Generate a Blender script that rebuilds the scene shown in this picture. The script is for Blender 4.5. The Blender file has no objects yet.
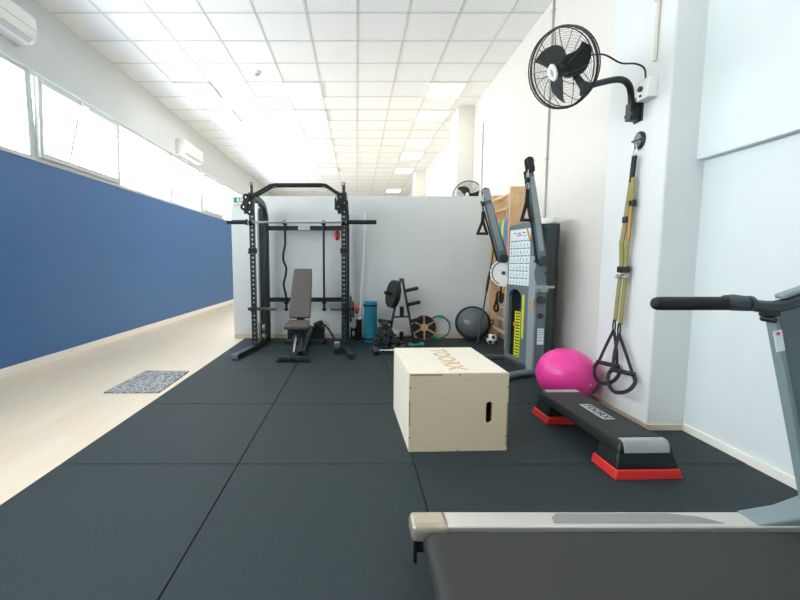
import bpy, bmesh, math, random
from mathutils import Vector, Matrix
random.seed(7)
PI = math.pi
R = math.radians
scene = bpy.context.scene
COL = scene.collection
V = Vector

# ------------------------------------------------------------------ materials
def lin(h):
    h = h.lstrip('#')
    o = []
    for i in (0, 2, 4):
        c = int(h[i:i+2], 16) / 255
        o.append(c / 12.92 if c <= .04045 else ((c + .055) / 1.055) ** 2.4)
    return (*o, 1)

def mat(name, col, rough=.5, metal=0, noise=0, nscale=40, bump=0, bscale=200, spec=.5, coat=0, stretch=None, emit=None, estr=0):
    m = bpy.data.materials.new(name); m.use_nodes = True
    nt = m.node_tree; b = nt.nodes['Principled BSDF']
    c = lin(col)
    b.inputs['Base Color'].default_value = c
    b.inputs['Roughness'].default_value = rough
    b.inputs['Metallic'].default_value = metal
    b.inputs['Specular IOR Level'].default_value = spec
    b.inputs['Coat Weight'].default_value = coat
    if emit:
        b.inputs['Emission Color'].default_value = lin(emit); b.inputs['Emission Strength'].default_value = estr
    if noise or bump:
        tc = nt.nodes.new('ShaderNodeTexCoord')
        mp = nt.nodes.new('ShaderNodeMapping'); nt.links.new(tc.outputs['Object'], mp.inputs['Vector'])
        if stretch: mp.inputs['Scale'].default_value = stretch
    if noise:
        n = nt.nodes.new('ShaderNodeTexNoise'); n.inputs['Scale'].default_value = nscale; n.inputs['Detail'].default_value = 4
        nt.links.new(mp.outputs[0], n.inputs['Vector'])
        r = nt.nodes.new('ShaderNodeMapRange'); r.inputs['From Min'].default_value = .3; r.inputs['From Max'].default_value = .7
        r.inputs['To Min'].default_value = 1 - noise; r.inputs['To Max'].default_value = 1 + noise
        nt.links.new(n.outputs['Fac'], r.inputs['Value'])
        mx = nt.nodes.new('ShaderNodeVectorMath'); mx.operation = 'SCALE'; mx.inputs[0].default_value = c[:3]
        nt.links.new(r.outputs[0], mx.inputs['Scale'])
        nt.links.new(mx.outputs[0], b.inputs['Base Color'])
    if bump:
        n2 = nt.nodes.new('ShaderNodeTexNoise'); n2.inputs['Scale'].default_value = bscale; n2.inputs['Detail'].default_value = 3
        nt.links.new(mp.outputs[0], n2.inputs['Vector'])
        bp = nt.nodes.new('ShaderNodeBump'); bp.inputs['Strength'].default_value = bump; bp.inputs['Distance'].default_value = .01
        nt.links.new(n2.outputs['Fac'], bp.inputs['Height']); nt.links.new(bp.outputs[0], b.inputs['Normal'])
    return m

M = {}
M['paint'] = mat('white_paint', '#e4e1da', .6, noise=.01, nscale=6)
M['blue'] = mat('blue_paint', '#3768a0', .45, noise=.02, nscale=3)
M['partition'] = mat('pale_grey_paint', '#e7eceb', .6, noise=.012, nscale=5)
M['cool'] = mat('cool_white_paint', '#dce4e4', .6, noise=.012, nscale=5)
M['pillarp'] = mat('pillar_paint', '#dfe3e2', .6, noise=.015, nscale=5)
M['leftpaint'] = mat('backlight_grey_white', '#d0d5d6', .6, noise=.012, nscale=5)  # white wall paint with the window backlight's greying put into its colour
M['fillcut'] = mat('fill_cutting_grey', '#5d666c', .7, noise=.02, nscale=5)  # unseen rear wall, colour darkened to hold back frontal fill light
M['tile'] = mat('ceiling_tile', '#f1f3f5', .8, noise=.012, nscale=60)
M['tbar'] = mat('ceiling_grid_metal', '#d9dbd8', .5)
M['rubber'] = mat('rubber_mat', '#223134', .66, noise=.55, nscale=170, bump=.25, bscale=500, spec=.45)
M['base'] = mat('beige_skirting', '#d9cbb4', .5, noise=.03, nscale=20)
M['basew'] = mat('white_skirting', '#efece4', .45, noise=.01)
M['frame'] = mat('white_window_frame', '#cfd5d6', .35, noise=.01)
M['black'] = mat('black_powder_coat', '#161d1f', .42, noise=.05, nscale=90)
M['blackrub'] = mat('black_rubber', '#17191b', .65, noise=.08, nscale=200)
M['rackpaint'] = mat('dark_teal_grey_steel', '#1e2c30', .35, noise=.05, nscale=80)
M['steel'] = mat('brushed_steel', '#b9bcba', .3, 1, noise=.04, nscale=80)
M['chrome'] = mat('chrome', '#d8dcdc', .14, 1, noise=.01)
M['whitesteel'] = mat('pale_chrome_bar', '#e6edef', .4, .0, noise=.02)
M['uphol'] = mat('taupe_vinyl', '#5f5955', .5, noise=.06, nscale=160, bump=.1, bscale=400)
M['plate'] = mat('black_iron_plate', '#1d2022', .5, noise=.1, nscale=120)
M['hexblack'] = mat('black_hex_urethane', '#252b2d', .42, noise=.05, nscale=90)
M['red'] = mat('red_plastic', '#dd3230', .42, noise=.03)
M['stepblack'] = mat('black_step_plastic', '#1b2021', .42, noise=.08, nscale=300, bump=.12, bscale=500)
M['steptop'] = mat('black_step_grip_rubber', '#2a3031', .6, noise=.2, nscale=350, bump=.3, bscale=420)
M['silverpl'] = mat('silver_grey_plastic', '#a7adac', .4, noise=.03)
M['pink'] = mat('pink_vinyl', '#ec3f9c', .3, noise=.02, nscale=20)
M['plug'] = mat('pale_pink_plug', '#f7c8e2', .4, noise=.01)
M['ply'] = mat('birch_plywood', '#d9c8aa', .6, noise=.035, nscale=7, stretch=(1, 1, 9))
M['plylit'] = mat('birch_plywood_lit', '#ece3d2', .6, noise=.03, nscale=7, stretch=(9, 1, 9))  # lighter copy of the plywood, daylight on top and sides put into colour
M['burn'] = mat('burnt_lettering', '#d3b88f', .7, noise=.1)
M['joint'] = mat('darker_ply_joint', '#a08a67', .7, noise=.12, nscale=60)
M['dark'] = mat('dark_void', '#0b0c0d', .8, noise=.05)
M['pine'] = mat('pine_wood', '#e2bb8c', .5, noise=.14, nscale=9, stretch=(6, 6, .6))
M['bamboo'] = mat('light_wood', '#d9b489', .5, noise=.1, nscale=30)
M['mch'] = mat('silver_teal_machine_paint', '#6d7a7e', .38, noise=.03, nscale=60)
M['mchlight'] = mat('light_machine_paint', '#98a4a7', .36, noise=.03, nscale=60)
M['mchdark'] = mat('charcoal_machine_paint', '#3c4548', .45, noise=.05)
M['white'] = mat('white_plastic', '#eeeeea', .4, noise=.01)
M['paper'] = mat('white_print', '#e8f0f2', .5, noise=.01)
M['ink'] = mat('grey_ink', '#56666b', .6, noise=.05)
M['inkteal'] = mat('teal_ink', '#6fb9bf', .6, noise=.05)
M['inkpink'] = mat('pink_ink', '#d9648a', .6, noise=.05)
M['yellow'] = mat('neon_yellow', '#dfe62a', .45, noise=.03)
M['orange'] = mat('amber_plastic', '#e0a52a', .45, noise=.03)
M['bluemat'] = mat('turquoise_foam', '#1e93ad', .6, noise=.06, nscale=60, bump=.15, bscale=200)
M['bluemat2'] = mat('turquoise_foam_inner', '#157590', .7, noise=.06)
M['green'] = mat('green_grip', '#17b35a', .5, noise=.03)
M['teal'] = mat('teal_vinyl', '#3a9a9d', .5, noise=.03)
M['bosu'] = mat('grey_dome_vinyl', '#687075', .22, noise=.02)
M['olive'] = mat('olive_webbing', '#978f55', .75, noise=.12, nscale=250, bump=.2, bscale=500)
M['orangeweb'] = mat('orange_webbing', '#c98a55', .75, noise=.1, nscale=200)
M['webblack'] = mat('black_webbing', '#1c2022', .75, noise=.15, nscale=250)
M['greydisc'] = mat('grey_cap', '#77777a', .5, noise=.04)
M['bgreen'] = mat('green_latex', '#3fae8e', .5, noise=.03)
M['byellow'] = mat('yellow_latex', '#ecd75a', .5, noise=.03)
M['bblue'] = mat('blue_latex', '#2aa3d4', .5, noise=.03)
M['bpink'] = mat('pink_latex', '#ea5f86', .5, noise=.03)
M['belt'] = mat('treadmill_belt', '#2b2c2c', .55, noise=.12, nscale=300, bump=.2, bscale=600)
M['alu'] = mat('satin_aluminium', '#cfccc6', .35, .55, noise=.02, nscale=40)
M['alugrip'] = mat('grey_grip_strip', '#8d8d8b', .6, noise=.08, nscale=200)
M['champ'] = mat('champagne_end_cap', '#b3ab98', .32, .5, noise=.03)
M['tmgrey'] = mat('treadmill_grey_paint', '#56666a', .4, noise=.04, nscale=50)
M['tmlight'] = mat('treadmill_light_paint', '#809194', .4, noise=.03)
M['exitgreen'] = mat('exit_sign_green', '#128a66', .4, noise=.02)
M['cream'] = mat('cream_conduit', '#dcd8ca', .5, noise=.02)
M['pipe'] = mat('grey_conduit', '#aeb3ae', .45, noise=.03)
M['lamp'] = mat('lamp_tubes', '#ffffff', .5, emit='#fffaf2', estr=8)
M['lampframe'] = mat('lamp_frame', '#ededE8', .4, noise=.01)

# speckled door mat
def mat_doormat():
    m = mat('grey_loop_mat', '#9a9fa0', .9, bump=.6, bscale=120)
    nt = m.node_tree; b = nt.nodes['Principled BSDF']
    v = nt.nodes.new('ShaderNodeTexVoronoi'); v.inputs['Scale'].default_value = 75
    tc = nt.nodes.new('ShaderNodeTexCoord'); nt.links.new(tc.outputs['Object'], v.inputs['Vector'])
    cr = nt.nodes.new('ShaderNodeValToRGB'); nt.links.new(v.outputs['Color'], cr.inputs[0])
    cr.color_ramp.elements[0].position = .25; cr.color_ramp.elements[0].color = lin('#5c6263')
    cr.color_ramp.elements[1].position = .7; cr.color_ramp.elements[1].color = lin('#c3c7c6')
    nt.links.new(cr.outputs[0], b.inputs['Base Color'])
    return m
M['doormat'] = mat_doormat()

def mat_planks():
    m = bpy.data.materials.new('pale_wood_planks'); m.use_nodes = True
    nt = m.node_tree; b = nt.nodes['Principled BSDF']
    tc = nt.nodes.new('ShaderNodeTexCoord')
    mp = nt.nodes.new('ShaderNodeMapping'); mp.inputs['Rotation'].default_value = (0, 0, PI/2)
    nt.links.new(tc.outputs['Object'], mp.inputs[0])
    br = nt.nodes.new('ShaderNodeTexBrick'); br.inputs['Scale'].default_value = 1
    br.inputs['Brick Width'].default_value = 1.3; br.inputs['Row Height'].default_value = .19
    br.inputs['Mortar Size'].default_value = .0012; br.inputs['Bias'].default_value = 0
    br.inputs['Color1'].default_value = lin('#f7e8cf'); br.inputs['Color2'].default_value = lin('#f4e2c6'); br.inputs['Mortar'].default_value = lin('#e2d4be')
    nt.links.new(mp.outputs[0], br.inputs['Vector'])
    n = nt.nodes.new('ShaderNodeTexNoise'); n.inputs['Scale'].default_value = 5; n.inputs['Detail'].default_value = 6
    mp2 = nt.nodes.new('ShaderNodeMapping'); mp2.inputs['Scale'].default_value = (7, .7, 1)
    nt.links.new(tc.outputs['Object'], mp2.inputs[0]); nt.links.new(mp2.outputs[0], n.inputs['Vector'])
    mx = nt.nodes.new('ShaderNodeMix'); mx.data_type = 'RGBA'; mx.blend_type = 'MULTIPLY'; mx.inputs['Factor'].default_value = .12
    nt.links.new(br.outputs[0], mx.inputs[6]); nt.links.new(n.outputs['Fac'], mx.inputs[7])
    nt.links.new(mx.outputs[2], b.inputs['Base Color'])
    b.inputs['Roughness'].default_value = .38
    return m
M['planks'] = mat_planks()

def mat_glass():
    m = bpy.data.materials.new('window_glass'); m.use_nodes = True
    nt = m.node_tree; nt.nodes.clear()
    o = nt.nodes.new('ShaderNodeOutputMaterial'); t = nt.nodes.new('ShaderNodeBsdfTransparent')
    t.inputs[0].default_value = (.97, .985, .99, 1)
    g = nt.nodes.new('ShaderNodeBsdfGlossy'); g.inputs['Roughness'].default_value = .03
    mx = nt.nodes.new('ShaderNodeMixShader'); mx.inputs[0].default_value = .05
    nt.links.new(t.outputs[0], mx.inputs[1]); nt.links.new(g.outputs[0], mx.inputs[2]); nt.links.new(mx.outputs[0], o.inputs[0])
    return m
M['glass'] = mat_glass()

# ------------------------------------------------------------------ helpers
WORLD = {}      # object name -> world matrix (before the depsgraph has run)

class MB:
    def __init__(self): self.bm = bmesh.new(); self.mi = 0
    def _faces(self, vs_lists, verts):
        for f in vs_lists:
            try:
                fc = self.bm.faces.new([verts[i] for i in f]); fc.material_index = self.mi
            except ValueError: pass
    def box(self, x0, x1, y0, y1, z0, z1, mtx=None):
        ps = [V((x, y, z)) for z in (z0, z1) for y in (y0, y1) for x in (x0, x1)]
        if mtx: ps = [mtx @ p for p in ps]
        v = [self.bm.verts.new(p) for p in ps]
        self._faces([(0,2,3,1), (4,5,7,6), (0,1,5,4), (2,6,7,3), (0,4,6,2), (1,3,7,5)], v)
        return self
    def bar(self, a, b, w, h, up=(0,0,1), w2=None, h2=None):
        """rectangular bar from a to b, w across, h along 'up'"""
        a, b = V(a), V(b); d = (b - a).normalized(); u = V(up)
        s = d.cross(u)
        if s.length < 1e-5: s = d.cross(V((0,1,0)))
        s.normalize(); u = s.cross(d).normalized()
        w2 = w if w2 is None else w2; h2 = h if h2 is None else h2
        v = []
        for p, ww, hh in ((a, w, h), (b, w2, h2)):
            for sx, sz in ((-1,-1), (1,-1), (1,1), (-1,1)):
                v.append(self.bm.verts.new(p + s*sx*ww/2 + u*sz*hh/2))
        self._faces([(3,2,1,0), (4,5,6,7), (0,1,5,4), (1,2,6,5), (2,3,7,6), (3,0,4,7)], v)
        return self
    def tube(self, pts, r, n=12, closed=False, flat=None):
        """swept tube; r one radius or a list; flat=(w,h,up) sweeps a strip instead"""
        pts = [V(p) for p in pts]; k = len(pts)
        rs = r if isinstance(r, (list, tuple)) else [r]*k
        rings = []; u = None
        for i, p in enumerate(pts):
            if closed: d = pts[(i+1) % k] - pts[i-1]
            else: d = pts[min(i+1, k-1)] - pts[max(i-1, 0)]
            d.normalize()
            if u is None:
                u = d.orthogonal().normalized()
                if abs(d.z) < .9: u = (V((0,0,1)) - d*d.z).normalized()
            else:
                u = u - d*u.dot(d)
                u = u.normalized() if u.length > 1e-5 else d.orthogonal().normalized()
            s = d.cross(u)
            if flat:
                w, h, upv = flat
                s2 = d.cross(V(upv)).normalized(); u2 = s2.cross(d).normalized()
                rings.append([self.bm.verts.new(p + s2*a*w/2 + u2*b*h/2) for a, b in ((-1,-1), (1,-1), (1,1), (-1,1))])
            else:
                rings.append([self.bm.verts.new(p + (u*math.cos(t) + s*math.sin(t))*rs[i]) for t in [2*PI*j/n for j in range(n)]])
        m = len(rings[0])
        for i in range(k if closed else k-1):
            A, B = rings[i], rings[(i+1) % k]
            for j in range(m):
                try:
                    f = self.bm.faces.new((A[j], A[(j+1) % m], B[(j+1) % m], B[j])); f.material_index = self.mi
                except ValueError: pass
        if not closed:
            for ring in (rings[0][::-1], rings[-1]):
                try:
                    f = self.bm.faces.new(ring); f.material_index = self.mi
                except ValueError: pass
        return self
    def cyl(self, a, b, r, n=20, r2=None):
        return self.tube([a, b], [r, r if r2 is None else r2], n)
    def lathe(self, prof, mtx=None, n=32):
        """profile [(radius, height)] about local z; a zero radius closes the end"""
        mtx = mtx or Matrix()
        rings = []
        for r, z in prof:
            if r < 1e-6: rings.append([self.bm.verts.new(mtx @ V((0, 0, z)))])
            else: rings.append([self.bm.verts.new(mtx @ V((r*math.cos(2*PI*j/n), r*math.sin(2*PI*j/n), z))) for j in range(n)])
        for A, B in zip(rings, rings[1:]):
            for j in range(n):
                a, b = A[j % len(A)], A[(j+1) % len(A)]; c, d = B[(j+1) % len(B)], B[j % len(B)]
                vs = []
                for q in (a, b, c, d):
                    if q not in vs: vs.append(q)
                if len(vs) > 2:
                    try:
                        f = self.bm.faces.new(vs); f.material_index = self.mi
                    except ValueError: pass
        return self
    def ring(self, r0, r1, z0, z1, mtx=None, n=32):
        return self.lathe([(r0, z0), (r1, z0), (r1, z1), (r0, z1), (r0, z0)], mtx, n)
    def prism(self, poly, z0, z1, mtx=None):
        mtx = mtx or Matrix()
        a = [self.bm.verts.new(mtx @ V((x, y, z0))) for x, y in poly]
        b = [self.bm.verts.new(mtx @ V((x, y, z1))) for x, y in poly]
        n = len(poly)
        for f in [a[::-1], b] + [[a[i], a[(i+1) % n], b[(i+1) % n], b[i]] for i in range(n)]:
            try:
                fc = self.bm.faces.new(f); fc.material_index = self.mi
            except ValueError: pass
        return self
    def loft(self, loops):
        rs = [[self.bm.verts.new(V(p)) for p in lp] for lp in loops]
        n = len(rs[0])
        for A, B in zip(rs, rs[1:]):
            for i in range(n):
                f = self.bm.faces.new((A[i], A[(i+1) % n], B[(i+1) % n], B[i])); f.material_index = self.mi
        for lp in (rs[0][::-1], rs[-1]):
            f = self.bm.faces.new(lp); f.material_index = self.mi
        return self
    def sphere(self, c, r, n=24, scale=(1,1,1)):
        prof = [(r*math.sin(PI*i/(n//2)), -r*math.cos(PI*i/(n//2))) for i in range(n//2+1)]
        prof[0] = (0, -r); prof[-1] = (0, r)
        m = Matrix.Translation(V(c)) @ Matrix.Diagonal((*scale, 1))
        return self.lathe(prof, m, n)
    def text(self, s, size, mtx, depth=.001, bold=0):
        cu = bpy.data.curves.new('t', 'FONT'); cu.body = s; cu.size = size; cu.extrude = depth; cu.offset = bold
        cu.align_x = 'CENTER'; cu.align_y = 'CENTER'; cu.resolution_u = 3
        o = bpy.data.objects.new('t', cu); COL.objects.link(o)
        dg = bpy.context.evaluated_depsgraph_get(); me = o.evaluated_get(dg).to_mesh()
        vs = [self.bm.verts.new(mtx @ v.co) for v in me.vertices]
        for p in me.polygons:
            try:
                f = self.bm.faces.new([vs[i] for i in p.vertices]); f.material_index = self.mi
            except ValueError: pass
        o.evaluated_get(dg).to_mesh_clear()
        bpy.data.objects.remove(o); bpy.data.curves.remove(cu)
        return self
    def build(self, name, m, parent=None, bevel=0, world=True, smooth=True, seg=2):
        bm = self.bm
        bmesh.ops.recalc_face_normals(bm, faces=bm.faces[:])
        me = bpy.data.meshes.new(name)
        if parent is None:          # origin at the base of the mesh
            xs = [v.co for v in bm.verts]
            org = V(((min(p.x for p in xs)+max(p.x for p in xs))/2, (min(p.y for p in xs)+max(p.y for p in xs))/2, min(p.z for p in xs)))
            W = Matrix.Translation(org); bmesh.ops.transform(bm, matrix=W.inverted(), verts=bm.verts[:])
        else:
            W = WORLD[parent.name]
            if world: bmesh.ops.transform(bm, matrix=W.inverted(), verts=bm.verts[:])
        bm.to_mesh(me); bm.free()
        for q in (m if isinstance(m, (list, tuple)) else [m]): me.materials.append(q)
        if smooth:
            me.polygons.foreach_set('use_smooth', [True]*len(me.polygons))
            me.set_sharp_from_angle(angle=R(38))
        o = bpy.data.objects.new(name, me); COL.objects.link(o)
        if parent is None: o.matrix_world = W
        else: o.parent = parent
        WORLD[o.name] = W
        if bevel:
            b = o.modifiers.new('bevel', 'BEVEL'); b.width = bevel; b.segments = seg; b.limit_method = 'ANGLE'; b.angle_limit = R(40)
            b.harden_normals = False
        return o

def tag(o, label=None, cat=None, group=None, kind=None):
    if label: o['label'] = label
    if cat: o['category'] = cat
    if group: o['group'] = group
    if kind: o['kind'] = kind
    return o

def thing(name, label, cat, loc, rz=0, group=None, mtx=None):
    o = bpy.data.objects.new(name, None); COL.objects.link(o); o.empty_display_size = .1
    W = mtx or (Matrix.Translation(V(loc)) @ Matrix.Rotation(rz, 4, 'Z'))
    o.matrix_world = W; WORLD[o.name] = W
    return tag(o, label, cat, group)

def struct(name, mb, m, **k):
    return tag(mb.build(name, m, **k), kind='structure')

def dup(root, W, label=None):
    """copy of a thing, its parts and sub-parts"""
    r = root.copy(); COL.objects.link(r); r.matrix_world = W; WORLD[r.name] = W
    if label: r['label'] = label
    for ch in [o for o in COL.objects if o.parent == root]:
        c = ch.copy(); COL.objects.link(c); c.parent = r
        for g in [o for o in COL.objects if o.parent == ch]:
            d = g.copy(); COL.objects.link(d); d.parent = c
    return r

def frame_m(loc, zdir, xhint=(1, 0, 0)):
    """matrix whose local z points along zdir"""
    z = V(zdir).normalized(); x = V(xhint)
    if abs(z.dot(x.normalized())) > .999: x = V((0, 0, 1))
    x = (x - z*x.dot(z)).normalized(); y = z.cross(x)
    m = Matrix((x, y, z)).transposed().to_4x4(); m.translation = V(loc)
    return m

def smooth_path(pts, k=6):
    """Catmull-Rom through pts"""
    pts = [V(p) for p in pts]; out = []
    for i in range(len(pts)-1):
        p0 = pts[max(i-1, 0)]; p1 = pts[i]; p2 = pts[i+1]; p3 = pts[min(i+2, len(pts)-1)]
        for j in range(k):
            t = j/k
            out.append(.5*((2*p1) + (p2-p0)*t + (2*p0-5*p1+4*p2-p3)*t*t + (3*p1-p0-3*p2+p3)*t**3))
    out.append(pts[-1]); return out

# ------------------------------------------------------------------ the room
XL, XR, YB, YF, ZC = -3.6, 2.2, -3.4, 19.0, 4.08
WZ0, WZ1 = 2.29, 3.26
PY = 6.03                                   # front face of the low partition

m_ = MB(); m_.box(XL-.3, XR+.3, YB, YF, -.1, 0); struct('floor', m_, M['planks'])
# rubber flooring: one metre tiles with hairline seams
m_ = MB()
xs = [-1.7, -.68, .33]; ys = [-2.85, -1.85, -.83, .17, 1.18, 2.19, 3.17, 4.16, 5.13, 5.99]
m_.mi = 1
for a in ((-1.697, 1.98, -2.84, 5.98), (1.98, 2.18, 3.32, 5.98), (1.98, 2.225, -2.84, 2.64)): m_.box(a[0], a[1], a[2], a[3], .0003, .006)
m_.mi = 0
def rub(x0, x1, y0, y1): m_.box(x0+.003, x1-.003, y0+.003, y1-.003, 0.0005, .012)
for i in range(3):
    for j in range(len(ys)-1):
        if i < 2: rub(xs[i], xs[i+1], ys[j], ys[j+1])
        elif j < 5: rub(xs[i], 2.233, ys[j], ys[j+1])
        elif j > 6: rub(xs[i], 2.188, ys[j], ys[j+1])
        else:        # the two tiles cut round the pillar
            q, xa, xb = (2.65, 2.233, 1.985) if j == 5 else (3.315, 1.985, 2.188)
            y0, y1 = ys[j]+.0022, ys[j+1]-.0022; xl = xs[i]+.0022
            lo_, hi_ = (xa, xb)
            m_.prism([(xl, y0), (xa, y0), (xa, q), (xb, q), (xb, y1), (xl, y1)], .0005, .012)
struct('floor_rubber', m_, [M['rubber'], M['dark']], bevel=.0025)

# left wall: blue up to the window band, white above, greyed for the window backlight
m_ = MB(); m_.mi = 1; m_.box(XL-.3, XL, -.15, YF, 0, WZ0); m_.box(XL-.3, XL, -1.75, -.15, 0, 1.0); m_.box(XL-.3, XL, YB, -1.75, 0, WZ0); m_.mi = 0; m_.box(XL-.3, XL, YB, YF, WZ1, ZC)
m_.box(XL-.3, XL, 16.0, YF, WZ0, WZ1)
struct('wall_left', m_, [M['leftpaint'], M['blue']])
m_ = MB(); m_.box(XL, XL+.015, -.15, YF, 0, .085); struct('baseboard_left', m_, M['basew'], bevel=.003)
m_ = MB(); m_.box(XL-.02, XL+.03, YB, 16, WZ1-.005, WZ1+.035); struct('trim_1', m_, M['frame'], bevel=.004)
# right wall: main run, and the recessed bay nearest the camera
m_ = MB(); m_.box(XR, XR+.3, 3.0, YF, 0, ZC); m_.mi = 1; m_.box(XR+.05, XR+.3, YB, 3.0, 0, 1.82)
m_.box(XR, XR+.3, YB, 3.0, 1.82, ZC)
struct('wall_right', m_, [M['paint'], M['cool']])
m_ = MB(); m_.box(XR+.035, XR+.05, YB, 2.652, 0, .06); struct('baseboard_right', m_, M['basew'], bevel=.003)
m_ = MB(); m_.box(XR-.012, XR, 3.31, PY, 0, .075); struct('baseboard_right_bay', m_, M['base'], bevel=.003)
m_ = MB(); m_.box(2.0, 2.3, 2.665, 3.30, 0, ZC); struct('pillar', m_, M['pillarp'], bevel=.012)
m_ = MB(); m_.box(1.988, 2.234, 2.653, 2.665, 0, .05); m_.box(1.988, 2.0, 2.665, 3.31, 0, .05); struct('trim_2', m_, M['base'])
m_ = MB(); m_.box(1.9, 2.2, 7.8, 8.4, 0, ZC); struct('pillar_middle', m_, M['paint'], bevel=.012)
m_ = MB(); m_.box(1.86, 2.2, 13.1, 13.7, 0, ZC); struct('pillar_far', m_, M['paint'], bevel=.012)
m_ = MB(); m_.box(XL-.3, XR+.3, YF, YF+.2, 0, ZC); struct('wall_far', m_, M['paint'])
m_ = MB(); m_.box(XL-.3, XR+.3, YB-.2, YB, 0, ZC); struct('wall_rear', m_, M['fillcut'])
# low partition
m_ = MB(); m_.box(-1.87, XR, PY, PY+.1, 0, 2.13); struct('wall_back', m_, M['partition'], bevel=.004)
m_ = MB(); m_.box(-1.87, XR-.012, PY-.013, PY, 0, .075); struct('baseboard_back', m_, M['base'], bevel=.003)
# ceiling with its grid
m_ = MB(); m_.box(XL-.3, XR+.3, YB, YF, ZC, ZC+.1)
m_.mi = 1
for k in range(-5, 4):
    m_.box(k*.6-.012, k*.6+.012, YB, YF, ZC-.006, ZC)
y = .2 - .6*6
while y < YF:
    if y > YB: m_.box(XL, XR, y-.012, y+.012, ZC-.006, ZC)
    y += .6
struct('ceiling', m_, [M['tile'], M['tbar']])

# ------------------------------------------------------------------ windows
wy = [-3.4, -1.75, -.15, 1.4, 2.98, 4.58, 6.19, 7.92, 9.4, 10.85, 12.4, 14.0, 16.0]
n = 0
for i in range(len(wy)-1):
    a, b = wy[i], wy[i+1]; n += 1; wz0 = 1.0 if -2 < a < -1 else WZ0      # taller unseen glazing behind the camera, added to let in more daylight
    root = thing('window_%d' % n, None, None, (XL-.05, (a+b)/2, wz0)); root['kind'] = 'structure'
    fb = MB(); t = .045; x0, x1 = XL-.05, XL+.006
    fb.box(x0, x1, a, a+t, wz0, WZ1); fb.box(x0, x1, b-t, b, wz0, WZ1)
    fb.box(x0, x1, a+t, b-t, wz0, wz0+t); fb.box(x0, x1, a+t, b-t, WZ1-t, WZ1)
    fb.build('window_frame', M['frame'], root, bevel=.004)
    tilt = i in (5, 8)
    if not tilt:
        gb = MB(); gb.box(XL-.035, XL-.029, a+t, b-t, wz0+t, WZ1-t); gb.build('pane', M['glass'], root, smooth=False)
    else:
        # bottom hung sash, tipped into the room
        mt = Matrix.Translation(V((XL+.02, 0, wz0+t))) @ Matrix.Rotation(R(2), 4, 'Y')
        hgt = WZ1-wz0-2*t-.012; s = .06
        sb = MB()
        sb.box(-.03, .03, a+t, a+t+s, 0, hgt, mt); sb.box(-.03, .03, b-t-s, b-t, 0, hgt, mt)
        sb.box(-.03, .03, a+t+s, b-t-s, 0, s, mt); sb.box(-.03, .03, a+t+s, b-t-s, hgt-s, hgt, mt)
        so = sb.build('sash', M['frame'], root, bevel=.004)
        gb = MB(); gb.box(-.004, .004, a+t+s, b-t-s, s, hgt-s, mt); gb.build('pane', M['glass'], so, smooth=False)
        hb = MB(); hb.box(.03, .05, (a+b)/2-.07, (a+b)/2+.07, hgt-.05, hgt-.015, mt); hb.build('handle', M['white'], so, bevel=.006)
        ab = MB()
        for q in (.42, .9):
            ab.bar((XL-.1, a+(b-a)*q, wz0+.06), (XL-.1, a+(b-a)*q+.28, WZ1-.1), .035, .02, up=(1, 0, 0))
        ab.build('slanted_bar', M['mchlight'], root)  # two slanted pale bars outside the glass

# ------------------------------------------------------------------ ceiling lights, smoke detector
lamp_spots = [(1.5, 7.1, 'bright square ceiling light right of centre, the one in front of the square pillar'),
              (1.5, 8.3, 'square ceiling light with grid louvre beside the top of the square pillar'),
              (1.5, 10.1, 'third square ceiling light in the row along the cream wall'),
              (1.5, 11.3, 'fourth square ceiling light in the row along the cream wall'),
              (1.5, 13.1, 'dim square ceiling light beside the far grey pillar'),
              (1.5, 16.7, 'last square ceiling light of the right row, low over the partition'),
              (-.9, 7.1, 'pale square ceiling light right of the smoke detector'),
              (-.9, 8.3, 'second square ceiling light in the row above the rack'),
              (-.9, 10.1, 'third square ceiling light in the row above the rack'),
              (-.9, 11.3, 'fourth square ceiling light in the row above the rack'),
              (-.9, 13.1, 'last dim square ceiling light in the row above the rack'),
              (-2.7, 7.1, 'washed out square ceiling light near the windows'),
              (-2.7, 8.3, 'washed out second square ceiling light near the windows'),
              (1.5, 1.7, 'unseen square ceiling light added for brightness over the treadmill'),  # from here on, unseen fixtures added to brighten the room
              (-.9, 1.7, 'unseen square ceiling light added for brightness over the front rubber mats'),
              (1.5, -.7, 'unseen square ceiling light added for brightness behind the treadmill'),
              (-.9, -.7, 'unseen square ceiling light added for brightness behind the front rubber mats')]
def make_lamp(x, y, label):
    t = thing('ceiling_light', label, 'ceiling light', (x, y, ZC-.03), group='louvred ceiling lights')
    f = MB()
    for a in ((-.297, -.275, -.297, .297), (.275, .297, -.297, .297), (-.275, .275, -.297, -.275), (-.275, .275, .275, .297)):
        f.box(a[0], a[1], a[2], a[3], 0, .022)
    f.build('lamp_frame', M['lampframe'], t, world=False)
    d = MB(); d.box(-.275, .275, -.275, .275, .018, .022); d.build('diffuser', M['lamp'], t, world=False)
    l = MB()
    for k in range(1, 4):
        q = -.275 + .55*k/4
        l.box(q-.006, q+.006, -.275, .275, .0, .018)
    for k in range(1, 7):
        q = -.275 + .55*k/7
        l.box(-.275, .275, q-.004, q+.004, .0, .018)
    l.build('louvre', M['lampframe'], t, world=False)
    return t
proto = None
for x, y, lb in lamp_spots:
    if proto is None: proto = make_lamp(x, y, lb)
    else: dup(proto, Matrix.Translation(V((x, y, ZC-.03))), lb)

t = thing('smoke_detector', 'small white round smoke detector on the tiled ceiling', 'smoke detector', (-1.54, 6.47, ZC-.055))
b_ = MB(); b_.lathe([(0, .055), (.06, .055), (.06, .035), (.05, .02), (0, .02)], n=24); b_.build('body', M['white'], t, world=False)
b_ = MB(); b_.lathe([(0, .02), (.035, .02), (.03, 0), (0, 0)], n=24); b_.build('sensor_cap', M['silverpl'], t, world=False)

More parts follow.
